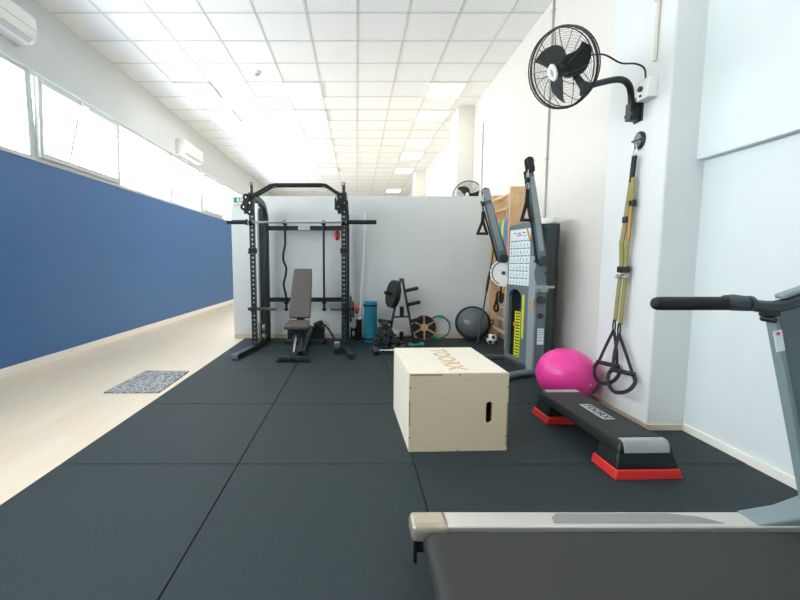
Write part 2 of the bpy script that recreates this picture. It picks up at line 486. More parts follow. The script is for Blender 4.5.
# ------------------------------------------------------------------ air conditioners
def aircon(y0, y1, z0, z1, label):
    t = thing('air_conditioner', label, 'air conditioner', (XL, (y0+y1)/2, z0), group='wall air conditioners')
    prof = [(0, z1), (.16, z1), (.2, z1-.03), (.205, z0+.12), (.19, z0+.05), (.15, z0+.01), (.0, z0)]
    mb = MB(); mt = Matrix(((1,0,0,XL), (0,0,1,0), (0,1,0,0), (0,0,0,1)))
    mb.prism(prof, y0, y1, mt); mb.build('body', M['white'], t, bevel=.01)
    mb = MB(); mb.bar((XL+.165, y0+.05, z0+.025), (XL+.165, y1-.05, z0+.025), .06, .008, up=(.6, 0, -.8)); mb.build('louvre', M['silverpl'], t)
    mb = MB(); mb.box(XL+.2, XL+.208, y0+.02, y1-.02, z0+.135, z0+.14); mb.build('panel_seam', M['silverpl'], t)
aircon(3.62, 4.5, 3.45, 3.75, 'white wall air conditioner in the top corner, cut by the photo edge')
aircon(8.2, 9.1, 3.3, 3.6, 'white wall air conditioner further along, above the window row near the rack')

# ------------------------------------------------------------------ exit sign, door mat, conduits
t = thing('exit_sign', 'small green and white emergency exit sign at the partition corner', 'sign', (-1.755, PY-.02, 2.0))
mb = MB(); mb.box(-1.83, -1.68, PY-.025, PY, 2.01, 2.12); mb.build('sign_body', M['white'], t, bevel=.004)
mb = MB(); mb.box(-1.815, -1.695, PY-.028, PY-.024, 2.035, 2.107); sg = mb.build('sign_face', M['exitgreen'], t)
mb = MB(); mb.box(-1.765, -1.735, PY-.031, PY-.027, 2.05, 2.085)           # running figure and doorway
mb.lathe([(0, 0), (.011, 0), (.011, .003), (0, .003)], frame_m((-1.748, PY-.028, 2.096), (0, -1, 0)), 14)
mb.bar((-1.75, PY-.03, 2.085), (-1.775, PY-.03, 2.065), .012, .003, up=(0, 1, 0)); mb.bar((-1.75, PY-.03, 2.055), (-1.725, PY-.03, 2.04), .012, .003, up=(0, 1, 0))
mb.box(-1.718, -1.702, PY-.031, PY-.027, 2.042, 2.1)
mb.build('pictogram', M['white'], sg)

mb = MB(); mb.prism([(-2.25, 3.46), (-1.76, 3.46), (-1.78, 4.15), (-2.25, 4.17)], .001, .012)
tag(mb.build('door_mat', M['doormat']), 'flat grey speckled door mat on the pale floor beside the rubber', 'mat')

mb = MB(); mb.cyl((XR-.012, 4.74, 1.45), (XR-.012, 4.74, ZC), .011, 10)
for z in (2.35, 3.2, 3.95): mb.box(XR-.026, XR, 4.72, 4.76, z-.012, z+.012)
tag(mb.build('conduit', M['pipe']), 'thin grey vertical conduit on the cream wall behind the black fan', 'pipe')
mb = MB(); mb.cyl((XR-.012, 7.19, 1.9), (XR-.012, 7.19, 3.56), .012, 10)
for z in (2.4, 3.2): mb.box(XR-.026, XR, 7.17, 7.21, z-.012, z+.012)
tag(mb.build('conduit', M['pipe']), 'thin conduit on the cream wall just in front of the square pillar', 'pipe')
mb = MB(); mb.cyl((1.988, 2.81, 2.5), (1.988, 2.81, ZC), .012, 10); mb.box(1.972, 2.0, 2.79, 2.83, 2.88, 2.91)
tag(mb.build('conduit', M['cream']), 'cream conduit running down the pillar to the fan switch box', 'pipe')

# ------------------------------------------------------------------ wall fans
def wall_fan(label, c, nrm, rad, arm_pts, wall_pt, wall_n, cord=None):
    nrm = V(nrm).normalized(); c = V(c)
    t = thing('wall_fan', label, 'fan', wall_pt, group='black wall fans')
    F = frame_m(c, nrm, (0, 0, 1))       # local z towards the front
    def L(x, y, z): return F @ V((x, y, z))
    N = 40
    rim = MB()
    for r, z, w in ((rad, 0, .0075), (rad*.985, .03, .004), (rad*.985, -.03, .004)):
        rim.tube([L(r*math.cos(2*PI*j/N), r*math.sin(2*PI*j/N), z) for j in range(N)], w, 8, closed=True)
    rim.build('guard_rim', M['black'], t)
    w = MB()
    for j in range(12):      # thick spiral-ish ribs
        a = 2*PI*j/12
        pts = []
        for k in range(6):
            f = k/5; r = rad*(.2 + .79*f); an = a + .35*f
            pts.append(L(r*math.cos(an), r*math.sin(an), .06*(1-f*f)+.03))
        w.tube(pts, .0022, 5)
    for j in range(8):
        a = 2*PI*j/8 + .2
        w.tube([L(rad*f*math.cos(a-.3*f), rad*f*math.sin(a-.3*f), -.035-.06*(1-f)) for f in (.25, .5, .75, .98)], .0025, 5)
    for k in range(20):
        r = rad*(.22 + .76*k/20); z = .03 + .06*(1-(r/rad)**2)
        w.tube([L(r*math.cos(2*PI*j/32), r*math.sin(2*PI*j/32), z) for j in range(32)], .0009, 4, closed=True)
    for k in range(9):
        r = rad*(.3 + .68*k/9)
        w.tube([L(r*math.cos(2*PI*j/32), r*math.sin(2*PI*j/32), -.04-.05*(1-r/rad)) for j in range(32)], .0009, 4, closed=True)
    w.build('guard_wires', M['black'], t)
    hub = MB(); hub.lathe([(0, .05), (.03, .05), (.045, .03), (.045, -.05), (0, -.05)], F, 24); hub.build('hub', M['black'], t)
    for j in range(3):
        bl = MB(); a0 = 2*PI*j/3 + .3
        lo = []; 
        for k in range(9):
            f = k/8; r = .03 + (rad*.86-.03)*f
            wid = .055 + .085*math.sin(PI*min(1, f*.9+.1))
            sw = a0 + .55*f*f
            lead = V((r*math.cos(sw)-wid*math.sin(sw)*.5, r*math.sin(sw)+wid*math.cos(sw)*.5, .028))
            trail = V((r*math.cos(sw)+wid*math.sin(sw)*.5, r*math.sin(sw)-wid*math.cos(sw)*.5, -.022))
            th = V((0, 0, .004))
            lo.append([F @ lead, F @ trail, F @ (trail-th), F @ (lead-th)])
        bl.loft(lo); bl.build('blade', M['blackrub'], t)
    bd = MB(); mt = F @ Matrix.Diagonal((1.25, .75, 1, 1)); bd.lathe([(0, .1), (.04, .1), (.044, .094), (.044, .088), (0, .088)], mt, 28)
    bo = bd.build('badge', M['white'], t)
    bd = MB(); bd.lathe([(0, .1015), (.016, .1015), (.016, .1), (0, .1)], F @ Matrix.Diagonal((1.5, .6, 1, 1)), 20); bd.build('emblem', M['silverpl'], bo)
    mo = MB(); mo.lathe([(0, -.05), (.06, -.05), (.075, -.07), (.078, -.17), (.06, -.2), (0, -.21)], F, 28); mo.build('motor', M['black'], t)
    yk = MB(); e = V(arm_pts[0])
    yk.bar(L(-.06, 0, -.11), e+V((0, 0, .0)), .05, .035, w2=.05, h2=.05); yk.cyl(e-V((0, 0, .05)), e+V((0, 0, .03)), .028, 14); yk.build('yoke', M['black'], t, bevel=.004)
    ar = MB(); ar.tube(smooth_path(arm_pts, 8), .021, 14); ar.build('arm', M['black'], t)
    wn = V(wall_n); wp = V(wall_pt)
    br = MB(); s = wn.cross(V((0, 0, 1)))
    br.bar(wp+wn*.0+V((0, 0, -.1)), wp+V((0, 0, .08)), .09, .02, up=wn); br.bar(wp+wn*.045+V((0, 0, -.09)), wp+wn*.045+V((0, 0, .03)), .06, .07, up=wn)
    br.cyl(wp+wn*.06-s*.045+V((0,0,-.05)), wp+wn*.06+s*.045+V((0,0,-.05)), .018, 12)
    br.build('wall_bracket', M['black'], t, bevel=.005)
    if cord:
        cb = MB(); cb.tube(smooth_path(cord, 8), .006, 8); cb.build('power_cord', M['black'], t)
    return t
FN = (-.82, -.36, -.42)
fc = V((1.395, 2.86, 2.47)); fnv = V(FN).normalized()
back = fc - fnv*.19
wall_fan('black wall fan on the white pillar, upper part of the photo', fc, FN, .25,
         [(1.555, 2.86, 2.35), (1.68, 2.86, 2.385), (1.81, 2.88, 2.41), (1.89, 2.91, 2.385), (1.93, 2.94, 2.32), (1.94, 2.95, 2.22)],
         (2.0, 2.95, 2.25), (-1, 0, 0),
         [back+V((.0, 0, .03)), (1.66, 2.85, 2.56), (1.78, 2.84, 2.5), (1.88, 2.84, 2.495), (1.945, 2.84, 2.46), (1.955, 2.84, 2.36)])
t = thing('switch_box', 'white fan speed switch box on the pillar beside the fan bracket', 'switch', (2.0, 2.84, 2.25))
mb = MB(); mb.box(1.93, 2.0, 2.775, 2.885, 2.26, 2.39); bx = mb.build('box_body', M['white'], t, bevel=.006)
mb = MB(); mb.cyl((1.915, 2.84, 2.33), (1.932, 2.84, 2.33), .018, 16); mb.build('dial', M['black'], bx)
mb = MB(); mb.cyl((1.922, 2.84, 2.285), (1.932, 2.84, 2.285), .009, 12); mb.build('button', M['black'], bx)
wall_fan('smaller black wall fan peeping over the partition near the square pillar', (2.02-.0, 7.45, 2.36), (-.35, -.92, -.05), .27,
         [(2.06, 7.55, 2.25), (2.1, 7.65, 2.22), (2.12, 7.72, 2.18), (2.12, 7.77, 2.1)], (2.12, 7.8, 2.1), (0, -1, 0))

# ------------------------------------------------------------------ power rack
RL, RRX, RF, RM, RB = -1.345, -.17, 5.2, 5.5, 5.88
cx = (RL+RRX)/2
rack = thing('power_rack', 'tall dark steel power rack with pulleys standing at the pale partition', 'power rack', (cx, 5.5, .012))
FZ = .0125
for sx, x in ((-1, RL), (1, RRX)):
    # holed front upright
    mb = MB(); w = .062
    mb.box(x-w/2, x-.015, RF-w/2, RF+w/2, FZ, 2.04); mb.box(x+.015, x+w/2, RF-w/2, RF+w/2, FZ, 2.04)
    z = FZ
    while z < 2.04:
        mb.box(x-.015, x+.015, RF-w/2, RF+w/2, z, min(z+.033, 2.04)); z += .058
    mb.build('upright', M['rackpaint'] if sx < 0 else M['rackpaint'], rack)
    mb = MB(); mb.cyl((x, RF, 2.04), (x, RF, 2.13), .022, 12); mb.tube([V((x, RF, 2.15))+V((.018*math.cos(a), 0, .018*math.sin(a))) for a in [2*PI*j/14 for j in range(14)]], .006, 6, closed=True)
    mb.build('top_pin', M['rackpaint'], rack)
    mb = MB(); mb.tube(smooth_path([(x+.02, RB, FZ), (x+.02, RB, .6), (x+.02, RB, 1.2), (x+.02, RB, 1.7), (x+.015, RB-.03, 1.86), (x+.01, RB-.15, 1.96), (x, RF+.22, 2.0), (x, RF+.03, 2.01)], 6), 0, flat=(.075, .075, (1, 0, 0)))
    mb.build('rear_post', M['rackpaint'], rack)
    mb = MB(); mb.cyl((x, RM, FZ+.06), (x, RM, 1.98), .011, 12); mb.build('guide_rod', M['steel'], rack)
    mb = MB(); mb.box(x-.022, x+.022, RM+.13, RM+.19, FZ+.06, 1.9)
    for z in (.4, .75, 1.1, 1.4, 1.62): mb.box(x-.026, x+.026, RM+.125, RM+.195, z, z+.05)
    mb.build('cable_channel', M['black'], rack)
    mb = MB()
    mb.bar((x, RB+.05, FZ+.035), (x, RF-.04, FZ+.035), .07, .07)
    mb.bar((x, RF-.02, FZ+.035), (x+sx*.1, 4.67, FZ+.03), .075, .06)
    ft = mb.build('foot', M['rackpaint'], rack, bevel=.004)
    mb = MB(); mb.bar((x+sx*.099, 4.675, FZ+.031), (x+sx*.105, 4.65, FZ+.031), .08, .062); mb.build('end_cap', M['mch'] if sx < 0 else M['rackpaint'], ft, bevel=.004)
    # pulley bracket with wheels
    bx_ = x + (-.03 if sx < 0 else -.02)
    mb = MB(); mb.prism([(-.05, 0), (.05, .02), (.06, .16), (.03, .25), (-.03, .25), (-.075, .14)], -.012, .012, frame_m((bx_, RF-.055, 1.765), (0, -1, 0), (1, 0, 0)))
    pb = mb.build('pulley_bracket', M['black'], rack, bevel=.003)
    for px, pz in ((-.015, 1.97), (.035, 1.9), (-.045, 1.85), (.03, 1.79)):
        mb = MB(); F = frame_m((bx_+px*(1 if sx < 0 else 1), RF-.072, pz), (0, -1, 0))
        mb.lathe([(.0085, 0), (.045, 0), (.04, .01), (.045, .02), (.0085, .02)], F, 22)
        wo = mb.build('pulley_wheel', M['blackrub'], pb)
        mb = MB(); mb.lathe([(0, 0), (.009, 0), (.009, .025), (0, .026)], F, 12)
        mb.build('axle', M['chrome'], pb)
    # rack hook and horn
    mb = MB(); mb.box(x-.045, x+.045, RF-.05, RF+.05, 1.27, 1.34); mb.box(x-.045, x+.02, RF-.085, RF-.05, 1.27, 1.29); mb.build('hook', M['blackrub'], rack, bevel=.006)
    mb = MB(); mb.box(x-.02, x+.02, RF-.1, RF-.031, 1.62, 1.648); mb.box(x-.02, x+.02, RF-.1, RF-.092, 1.62, 1.68); mb.build('bar_catch', M['blackrub'], rack, bevel=.003)
    mb = MB(); mb.cyl((x-sx*.03, RF+.08, .54), (-1.07 if sx < 0 else -.355, RF+.08, .54), .022, 16); mb.build('horn', M['uphol'], rack)
    mb = MB(); mb.cyl((x+sx*.03, RF+.0, .55), (x+sx*(.08 if sx < 0 else .2), RF+.0, .55), .0215, 16)
    mb.cyl((x+sx*.0, RF-.07, .55), (x, RF+.07, .55), .036, 16)
    mb.build('horn', M['black'], rack)
    # low cable block
    mb = MB(); mb.box(x-.03, x+.03, RM+.02, RM+.12, FZ+.07, .32); lb = mb.build('cable_block', M['black'], rack, bevel=.004)
    for z in (.13, .25):
        mb = MB(); F = frame_m((x-.0+sx*-.03, RM+.03, z), (-sx, 0, 0)); mb.lathe([(0, 0), (.05, 0), (.045, .012), (.05, .024), (0, .024)], F, 20); mb.build('pulley_wheel', M['steel'], lb)
mb = MB()
for yy, dz in ((RF-.02, 0), (RF+.12, .004)):
    mb.tube([(RL+.02, yy, 2.005+dz), (RL+.1, yy, 2.05+dz), (-1.1, yy, 2.13+dz), (-1.03, yy, 2.14+dz), (-.46, yy, 2.14+dz), (-.39, yy, 2.13+dz), (RRX-.1, yy, 2.05+dz), (RRX-.02, yy, 2.005+dz)], .017, 12)
mb.bar((-1.06, RF-.02, 2.137), (-1.06, RF+.12, 2.141), .03, .03); mb.bar((-.43, RF-.02, 2.137), (-.43, RF+.12, 2.141), .03, .03)
mb.build('pull_up_bar', M['rackpaint'], rack)
for z in (1.65, .61):
    mb = MB(); mb.box(RL+.05, RRX, RB-.03, RB+.03, z-.032, z+.032); cb = mb.build('crossbar', M['rackpaint'], rack, bevel=.004)
    if z > 1:
        mb = MB(); mb.box(-.85, -.68, RB-.034, RB-.03, z-.026, z+.026); pl = mb.build('name_plate', M['white'], cb)
        mb = MB(); mb.text('TOORX', .05, Matrix.Translation(V((-.765, RB-.035, z))) @ Matrix.Rotation(PI/2, 4, 'X'), .001, .0); mb.build('lettering', M['inkpink'], pl, smooth=False)
for x in (-1.035, -.48):
    for z in (1.7, .56):
        mb = MB(); mb.box(x-.028, x+.028, RB-.044, RB-.03, z-.012, z+.03); mb.box(x-.03, x-.02, RB-.1, RB-.03, z, z+.03); mb.box(x+.02, x+.03, RB-.1, RB-.03, z, z+.03)
        mb.build('bar_holder', M['black'], rack)
# short hex hanging grip and landmine arm
mb = MB(); mb.tube([(-.27, RF-.05, 1.96), (-.265, RF-.05, 1.99), (-.22, RF-.05, 2.0), (RRX-.05, RF-.05, 1.97)], .006, 8); mb.cyl((-.27, RF-.05, 1.82), (-.27, RF-.05, 1.96), .014, 12); mb.build('pull_handle', M['blackrub'], rack)
ro = MB(); ro.tube([(-.25, 5.0, .13), (-.37, 5.2, .28), (-.43, 5.25, .34)], .014, 10); lm = ro.build('landmine_arm', M['black'], rack)
mb = MB(); mb.cyl((-.55, 5.2, .325), (-.46, 5.25, .36), .045, 18, .04); mb.build('roller', M['blackrub'], lm)
mb = MB(); mb.tube([(-.46, 5.24, .34), (-.42, 5.2, .39), (-.37, 5.2, .34), (-.43, 5.22, .29)], .008, 8); mb.build('grip', M['steel'], lm)
mb = MB(); mb.box(-.29, -.215, 4.97, 5.03, .03, .16); sw = mb.build('swivel_block', M['steel'], rack, bevel=.01)
mb = MB(); mb.cyl((-.255, 4.95, .0125), (-.255, 4.95, .08), .03, 16); mb.build('swivel_foot', M['blackrub'], sw)

# bars, clips and plates on the rack
t = thing('barbell', 'black sleeved barbell racked across the front of the power rack', 'barbell', (cx, RF-.062, 1.63), group='long barbells')
by, bz = RF-.062, 1.664
mb = MB(); mb.cyl((-1.4, by, bz), (-.12, by, bz), .0145, 14); mb.build('bar', M['steel'], t)
for a, b in ((-1.645, -1.4), (-.12, .245)):
    mb = MB(); mb.cyl((a, by, bz), (b, by, bz), .027, 18); q = b if b < -1 else a
    mb.cyl((q-.012, by, bz), (q+.012, by, bz), .036, 18); mb.build('sleeve', M['blackrub'], t)
hx = -1.035; hy = RB-.065
pts = [(hx, hy, 1.76), (hx, hy, 1.5), (hx-.003, hy, 1.4), (hx-.03, hy, 1.27), (hx-.028, hy, 1.18), (hx+.008, hy, 1.08), (hx, hy, .98), (hx-.03, hy, .86), (hx-.025, hy, .78), (hx, hy, .66), (hx, hy, .45)]
t = thing('curl_bar', 'black zigzag curl bar hanging upright beside the bench', 'curl bar', (hx, hy, .45))
mb = MB(); mb.tube(smooth_path(pts, 5), .016, 10); mb.build('bar', M['black'], t)
mb = MB(); mb.cyl((hx, hy, .455), (hx, hy, .485), .03, 14); mb.build('end_cap', M['blackrub'], t)
hx = -.48
t = thing('cable_bar', 'straight black cable bar hanging upright on the right of the bench', 'cable bar', (hx, hy, .45))
mb = MB(); mb.cyl((hx, hy, .45), (hx, hy, 1.76), .016, 12); mb.build('bar', M['black'], t)
mb = MB(); mb.cyl((hx, hy, .455), (hx, hy, .485), .03, 14); mb.build('end_cap', M['blackrub'], t)
t = thing('barbell_clip', 'small red and black clip hanging on the right rack post', 'clip', (-.255, 5.15, 1.43))
F = frame_m((-.252, 5.14, 1.5), (.3, -1, 0), (1, 0, 0)) @ Matrix.Diagonal((.62, 1, 1, 1))
mb = MB(); mb.ring(.03, .066, -.012, .012, F, 26); mb.build('ring', M['red'], t, bevel=.003)
mb = MB(); mb.box(-.262, -.242, 5.115, 5.165, 1.44, 1.57); mb.build('lever', M['black'], t, bevel=.003)

def disc_plate(c, axis, r, th, hole=.0245, rim=.14):
    F = frame_m(c, axis); mb = MB()
    mb.lathe([(hole, -th/2), (hole*2, -th/2), (hole*2.1, -th*.3), (r*(1-rim), -th*.3), (r*(1-rim*.85), -th/2), (r, -th/2), (r, th/2), (r*(1-rim*.85), th/2), (r*(1-rim), th*.3), (hole*2.1, th*.3), (hole*2, th/2), (hole, th/2), (hole, -th/2)], F, 36)
    return mb
tag(disc_plate((-.082, RF, .547), (1, 0, 0), .17, .024).build('weight_plate', M['plate']), 'larger black weight plate seen edge-on at the right rack post', 'weight plate', 'plates on the rack')
tag(disc_plate((-.05, RF, .547), (1, 0, 0), .11, .022).build('weight_plate', M['plate']), 'smaller black weight plate between the big plate and the red one', 'weight plate', 'plates on the rack')
tag(disc_plate((-.008, RF, .547), (1, 0, 0), .058, .045).build('weight_plate', M['red']), 'small red weight plate on the right side of the rack', 'weight plate', 'plates on the rack')

# ------------------------------------------------------------------ bench
bench = thing('weight_bench', 'adjustable weight bench with taupe upright backrest inside the rack', 'bench', (-.73, 4.6, .012))
bxc = -.735
mb = MB(); mb.box(bxc-.17, bxc+.17, 4.52, 4.59, .025, .075); ff = mb.build('front_foot', M['rackpaint'], bench, bevel=.006)
for s in (-1, 1):
    mb = MB(); mb.box(bxc+s*.165-.03, bxc+s*.165+.03, 4.505, 4.605, .0125, .035); mb.build('rubber_foot', M['blackrub'], ff, bevel=.004)
for s in (-.05, .05):
    mb = MB(); mb.cyl((bxc+s, 4.514, .052), (bxc+s, 4.523, .052), .01, 10); mb.build('bolt', M['chrome'], ff)
mb = MB(); mb.box(bxc-.27, bxc+.27, 5.52, 5.59, .0125, .07); mb.build('rear_foot', M['rackpaint'], bench, bevel=.006)
mb = MB(); mb.bar((bxc, 4.58, .06), (bxc, 5.55, .09), .06, .06); mb.build('spine', M['rackpaint'], bench, bevel=.004)
mb = MB(); mb.bar((bxc-.025, 4.7, .08), (bxc-.015, 4.95, .35), .035, .05); mb.bar((bxc+.05, 4.72, .08), (bxc+.06, 5.0, .35), .04, .05); sp = mb.build('seat_post', M['rackpaint'], bench, bevel=.004)
mb = MB(); mb.bar((bxc-.015, 4.66, .1), (bxc-.005, 4.88, .31), .02, .012); mb.build('adjuster_strip', M['steel'], sp)
mb = MB(); mb.bar((bxc+.09, 4.72, .09), (bxc+.12, 5.3, .28), .04, .05); mb.build('support_link', M['mchdark'], bench, bevel=.004)
mb = MB(); mb.box(bxc-.09, bxc+.09, 4.85, 5.1, .3, .345); mb.build('seat_frame', M['black'], bench, bevel=.004)
mb = MB(); mb.loft([[(bxc-.155, 4.78, .345), (bxc+.155, 4.78, .345), (bxc+.155, 4.78, .4), (bxc-.155, 4.78, .4)], [(bxc-.13, 5.06, .355), (bxc+.13, 5.06, .355), (bxc+.13, 5.06, .43), (bxc-.13, 5.06, .43)]]); mb.build('seat', M['uphol'], bench, bevel=.018, seg=3)
def quad(y, z, hw, dy, dz):  # back pad section
    return [(bxc-hw, y, z), (bxc+hw, y, z), (bxc+hw, y+dy, z+dz), (bxc-hw, y+dy, z+dz)]
mb = MB(); mb.loft([quad(5.06, .455, .135, .055, -.02), quad(5.14, .68, .135, .055, -.02), quad(5.22, .92, .128, .055, -.02), quad(5.275, 1.08, .118, .055, -.02)])
for v in mb.bm.verts: v.co.x += .0 + (v.co.z-.45)*.035
mb.build('backrest', M['uphol'], bench, bevel=.016, seg=3)
mb = MB(); mb.bar((bxc, 5.13, .42), (bxc, 5.3, .9), .09, .04, up=(0, 1, 0)); mb.bar((bxc, 5.26, .8), (bxc, 5.5, .1), .04, .04, up=(0, 1, 0)); mb.build('backrest_frame', M['black'], bench)

t = thing('storage_box', 'low black box on the floor behind the bench at the partition', 'box', (-.735, 5.75, .012))
mb = MB(); mb.box(-1.0, -.47, 5.67, 5.83, .0125, .2); mb.build('box_body', M['black'], t, bevel=.012)
mb = MB(); mb.box(-1.015, -.455, 5.655, 5.84, .2, .225); mb.build('lid', M['blackrub'], t, bevel=.008)
mb = MB(); mb.cyl((-1.03, 5.62, .045), (-.44, 5.62, .045), .03, 14); mb.build('front_roller', M['blackrub'], t)

# ------------------------------------------------------------------ leaning barbell and its stand
t = thing('barbell_stand', 'small black floor stand with tube holding the pale barbell', 'barbell stand', (-.05, 5.85, .012))
mb = MB(); mb.box(-.1, .0, 5.83, 5.87, .03, .065); mb.box(-.1, .0, 5.83, 5.87, .15, .185); mb.build('rail', M['black'], t, bevel=.003)
for x in (-.085, -.02):
    mb = MB(); mb.box(x-.014, x+.014, 5.82, 5.88, .0125, .2); mb.build('post', M['black'], t, bevel=.003)
mb = MB(); mb.ring(.033, .042, .0125, .32, Matrix.Translation(V((.03, 5.85, 0))), 20); mb.build('holder_tube', M['black'], t)
t = thing('barbell', 'pale chrome barbell standing on end against the partition beside the rack', 'barbell', (.03, 5.85, .012), group='long barbells')
A, B = V((.03, 5.85, .02)), V((.135, 5.985, 1.88)); d = (B-A)
mb = MB(); mb.cyl(A+d*.16, A+d*.87, .016, 14); mb.build('bar', M['whitesteel'], t)
for f0, f1, f2 in ((0, .165, .165), (.865, 1, .865)):
    mb = MB(); mb.cyl(A+d*f0, A+d*f1, .024, 16); mb.cyl(A+d*(f2-.006), A+d*(f2+.006), .034, 16); mb.build('sleeve', M['whitesteel'], t)

# ------------------------------------------------------------------ rolled exercise mat
t = thing('exercise_mat', 'turquoise rolled exercise mat standing upright beside the plate tree', 'exercise mat', (.19, 5.73, .012))
mb = MB(); sp_ = []
for k in range(97):
    a = 2*PI*k/24; sp_.append((.018 + .0205*a/(2*PI)*1.0, a))
o_ = [(r*math.cos(a), r*math.sin(a)) for r, a in sp_]; i_ = [((r-.016)*math.cos(a), (r-.016)*math.sin(a)) for r, a in sp_]
mb.tube([(.19+x, 5.73+y, .31) for x, y in o_], 0, flat=(.585, .017, (1, .001, 0))) if False else None
lo = []
for (r, a) in sp_:
    c, s = math.cos(a), math.sin(a); x0, y0 = .19+r*c, 5.73+r*s; x1, y1 = .19+(r-.017)*c, 5.73+(r-.017)*s
    lo.append([(x0, y0, .0135), (x1, y1, .0135), (x1, y1, .6), (x0, y0, .6)])
mb.loft(lo); mb.build('foam_roll', M['bluemat'], t)
for z in (.06, .545):
    mb = MB(); mb.ring(.099, .104, z-.012, z+.012, Matrix.Translation(V((.19, 5.73, 0))), 36); mb.build('strap', M['blackrub'], t)

# ------------------------------------------------------------------ plate tree
PT = Matrix.Translation(V((.63, 5.66, .012))) @ Matrix.Rotation(R(17), 4, 'Z')
pt = thing('plate_tree', 'grey A-shaped plate tree against the partition', 'plate rack', None, mtx=PT)
for s in (-1, 1):
    mb = MB(); mb.bar((s*.2, 0, .02), (s*.012, 0, .92), .03, .03); mb.build('leg', M['mchdark'], pt, world=False, bevel=.003)
    mb = MB(); mb.box(s*.2-.025, s*.2+.025, -.17, .17, 0.0, .03); mb.build('foot', M['mchdark'], pt, world=False, bevel=.003)
mb = MB(); mb.box(-.12, .12, -.012, .012, .36, .385); mb.box(-.18, .18, -.012, .012, .06, .085); mb.build('crossbar', M['mchdark'], pt, world=False)
mb = MB(); mb.cyl((0, -.02, .375), (0, -.02, .52), .03, 16); mb.cyl((0, -.02, .05), (0, -.02, .16), .03, 16); mb.build('bar_holder', M['black'], pt, world=False)
for s, z, x0 in ((1, .74, .05), (1, .54, .09), (1, .3, .14), (-1, .69, .055), (-1, .3, .14)):
    mb = MB(); mb.cyl((s*x0, 0, z), (s*(x0+.2), 0, z+.035), .026, 16); mb.build('peg', M['black'], pt, world=False)
pdir = (PT.to_3x3() @ V((-.2, 0, .035))).normalized()
for k, (f, r, lb) in enumerate(((.056, .2, 'inner large black weight plate on the plate tree'), (.092, .195, 'outer large black weight plate on the plate tree'))):
    c = PT @ V((-.055, 0, .69)) + pdir*f
    c = c + V((0, 0, -.004))
    tag(disc_plate(c, pdir, r, .032, hole=.0305, rim=.13).build('weight_plate', M['plate']), lb, 'weight plate', 'plates on the tree')

# ------------------------------------------------------------------ dumbbells
def make_dumbbell(name, label, W, r=.054, hl=.085, gap=.13, m=None, mh=None, group='black hex dumbbells'):
    t = thing(name, label, 'dumbbell', None, mtx=W, group=group)
    L = gap/2
    F = Matrix.Rotation(PI/2, 4, 'Y')
    mb = MB(); mb.cyl((-L-.01, 0, 0), (L+.01, 0, 0), .016, 14, None); mb.build('handle', mh or M['steel'], t, world=False)
    for s in (-1, 1):
        hx_ = [(r*math.cos(PI/3*k), r*math.sin(PI/3*k)) for k in range(6)]
        mb = MB()
        def sec(x, f): return [(x, a*f, b*f) for a, b in hx_]
        mb.loft([sec(s*L, .82), sec(s*(L+.012), 1), sec(s*(L+hl-.012), 1), sec(s*(L+hl), .8)])
        mb.build('head', m or M['hexblack'], t, world=False, bevel=.004)
    return t
hgt = .054*math.sqrt(3)   # flat to flat
proto = None
rows = [(0, [.25, .364, .478, .592], 5.2), (1, [.26, .374, .488], 5.21), (2, [.31, .425], 5.22), (3, [.365], 5.23)]
names = [['lowest row, first dumbbell from the turquoise mat', 'lowest row, second dumbbell from the turquoise mat', 'lowest row, third dumbbell from the turquoise mat', 'lowest row, dumbbell hidden behind the plywood box'],
         ['second row of the pile, dumbbell nearest the turquoise mat', 'second row of the pile, middle dumbbell', 'second row of the pile, dumbbell nearest the plate tree'],
         ['third row of the pile, dumbbell on the turquoise mat side', 'third row of the pile, dumbbell on the plate tree side'],
         ['black hex dumbbell on the very top of the pile']]
for (r, xs_, yy), nl in zip(rows, names):
    for x, nm in zip(xs_, nl):
        lb = nm if nm.startswith('black') else 'black hex dumbbell, ' + nm
        W = Matrix.Translation(V((x, yy + random.uniform(-.02, .02), .0125 + hgt/2 + r*(hgt+.0008)))) @ Matrix.Rotation(PI/2 + random.uniform(-.012, .012), 4, 'Z')
        if proto is None: proto = make_dumbbell('dumbbell', lb, W)
        else: dup(proto, W, lb)
make_dumbbell('dumbbell', 'dumbbell with bright chrome handle lying crosswise in front of the pile', Matrix.Translation(V((.4, 4.93, .0125+.046))) @ Matrix.Rotation(R(4), 4, 'Z'), r=.053, hl=.08, gap=.24, mh=M['chrome'])
make_dumbbell('dumbbell', 'small teal dumbbell on the floor before the plate tree', Matrix.Translation(V((.8, 5.36, .0125+.03))) @ Matrix.Rotation(R(15), 4, 'Z'), r=.034, hl=.06, gap=.11, m=M['teal'], mh=M['teal'], group='small dumbbells')

# ------------------------------------------------------------------ balance board and pilates ring
t = thing('balance_board', 'round black and wood balance board leaning on the partition', 'balance board', (1.0, 5.88, .012))
F = frame_m((1.0, 5.9, .192), (0, -1, .2), (1, 0, 0))
mb = MB(); mb.lathe([(0, -.012), (.18, -.012), (.183, 0), (.18, .01), (0, .01)], F, 48); mb.build('wooden_disc', M['bamboo'], t)
for k in range(6):
    a0 = 2*PI*k/6 + PI/2; g = .012
    pl_ = []
    for j in range(9):
        a = a0 + PI/3*j/8; 
        aa = a0 + .06 + (PI/3-.12)*j/8
        pl_.append((.176*math.cos(aa), .176*math.sin(aa)))
    for j in range(4, -1, -1):
        aa = a0 + .2 + (PI/3-.4)*j/4
        pl_.append((.058*math.cos(aa), .058*math.sin(aa)))
    mb = MB(); mb.prism(pl_, .009, .014, F); mb.build('grip_pad', M['blackrub'], t)
mb = MB(); mb.lathe([(0, .009), (.045, .009), (.045, .017), (0, .018)], F, 28); mb.build('hub', M['bamboo'], t)
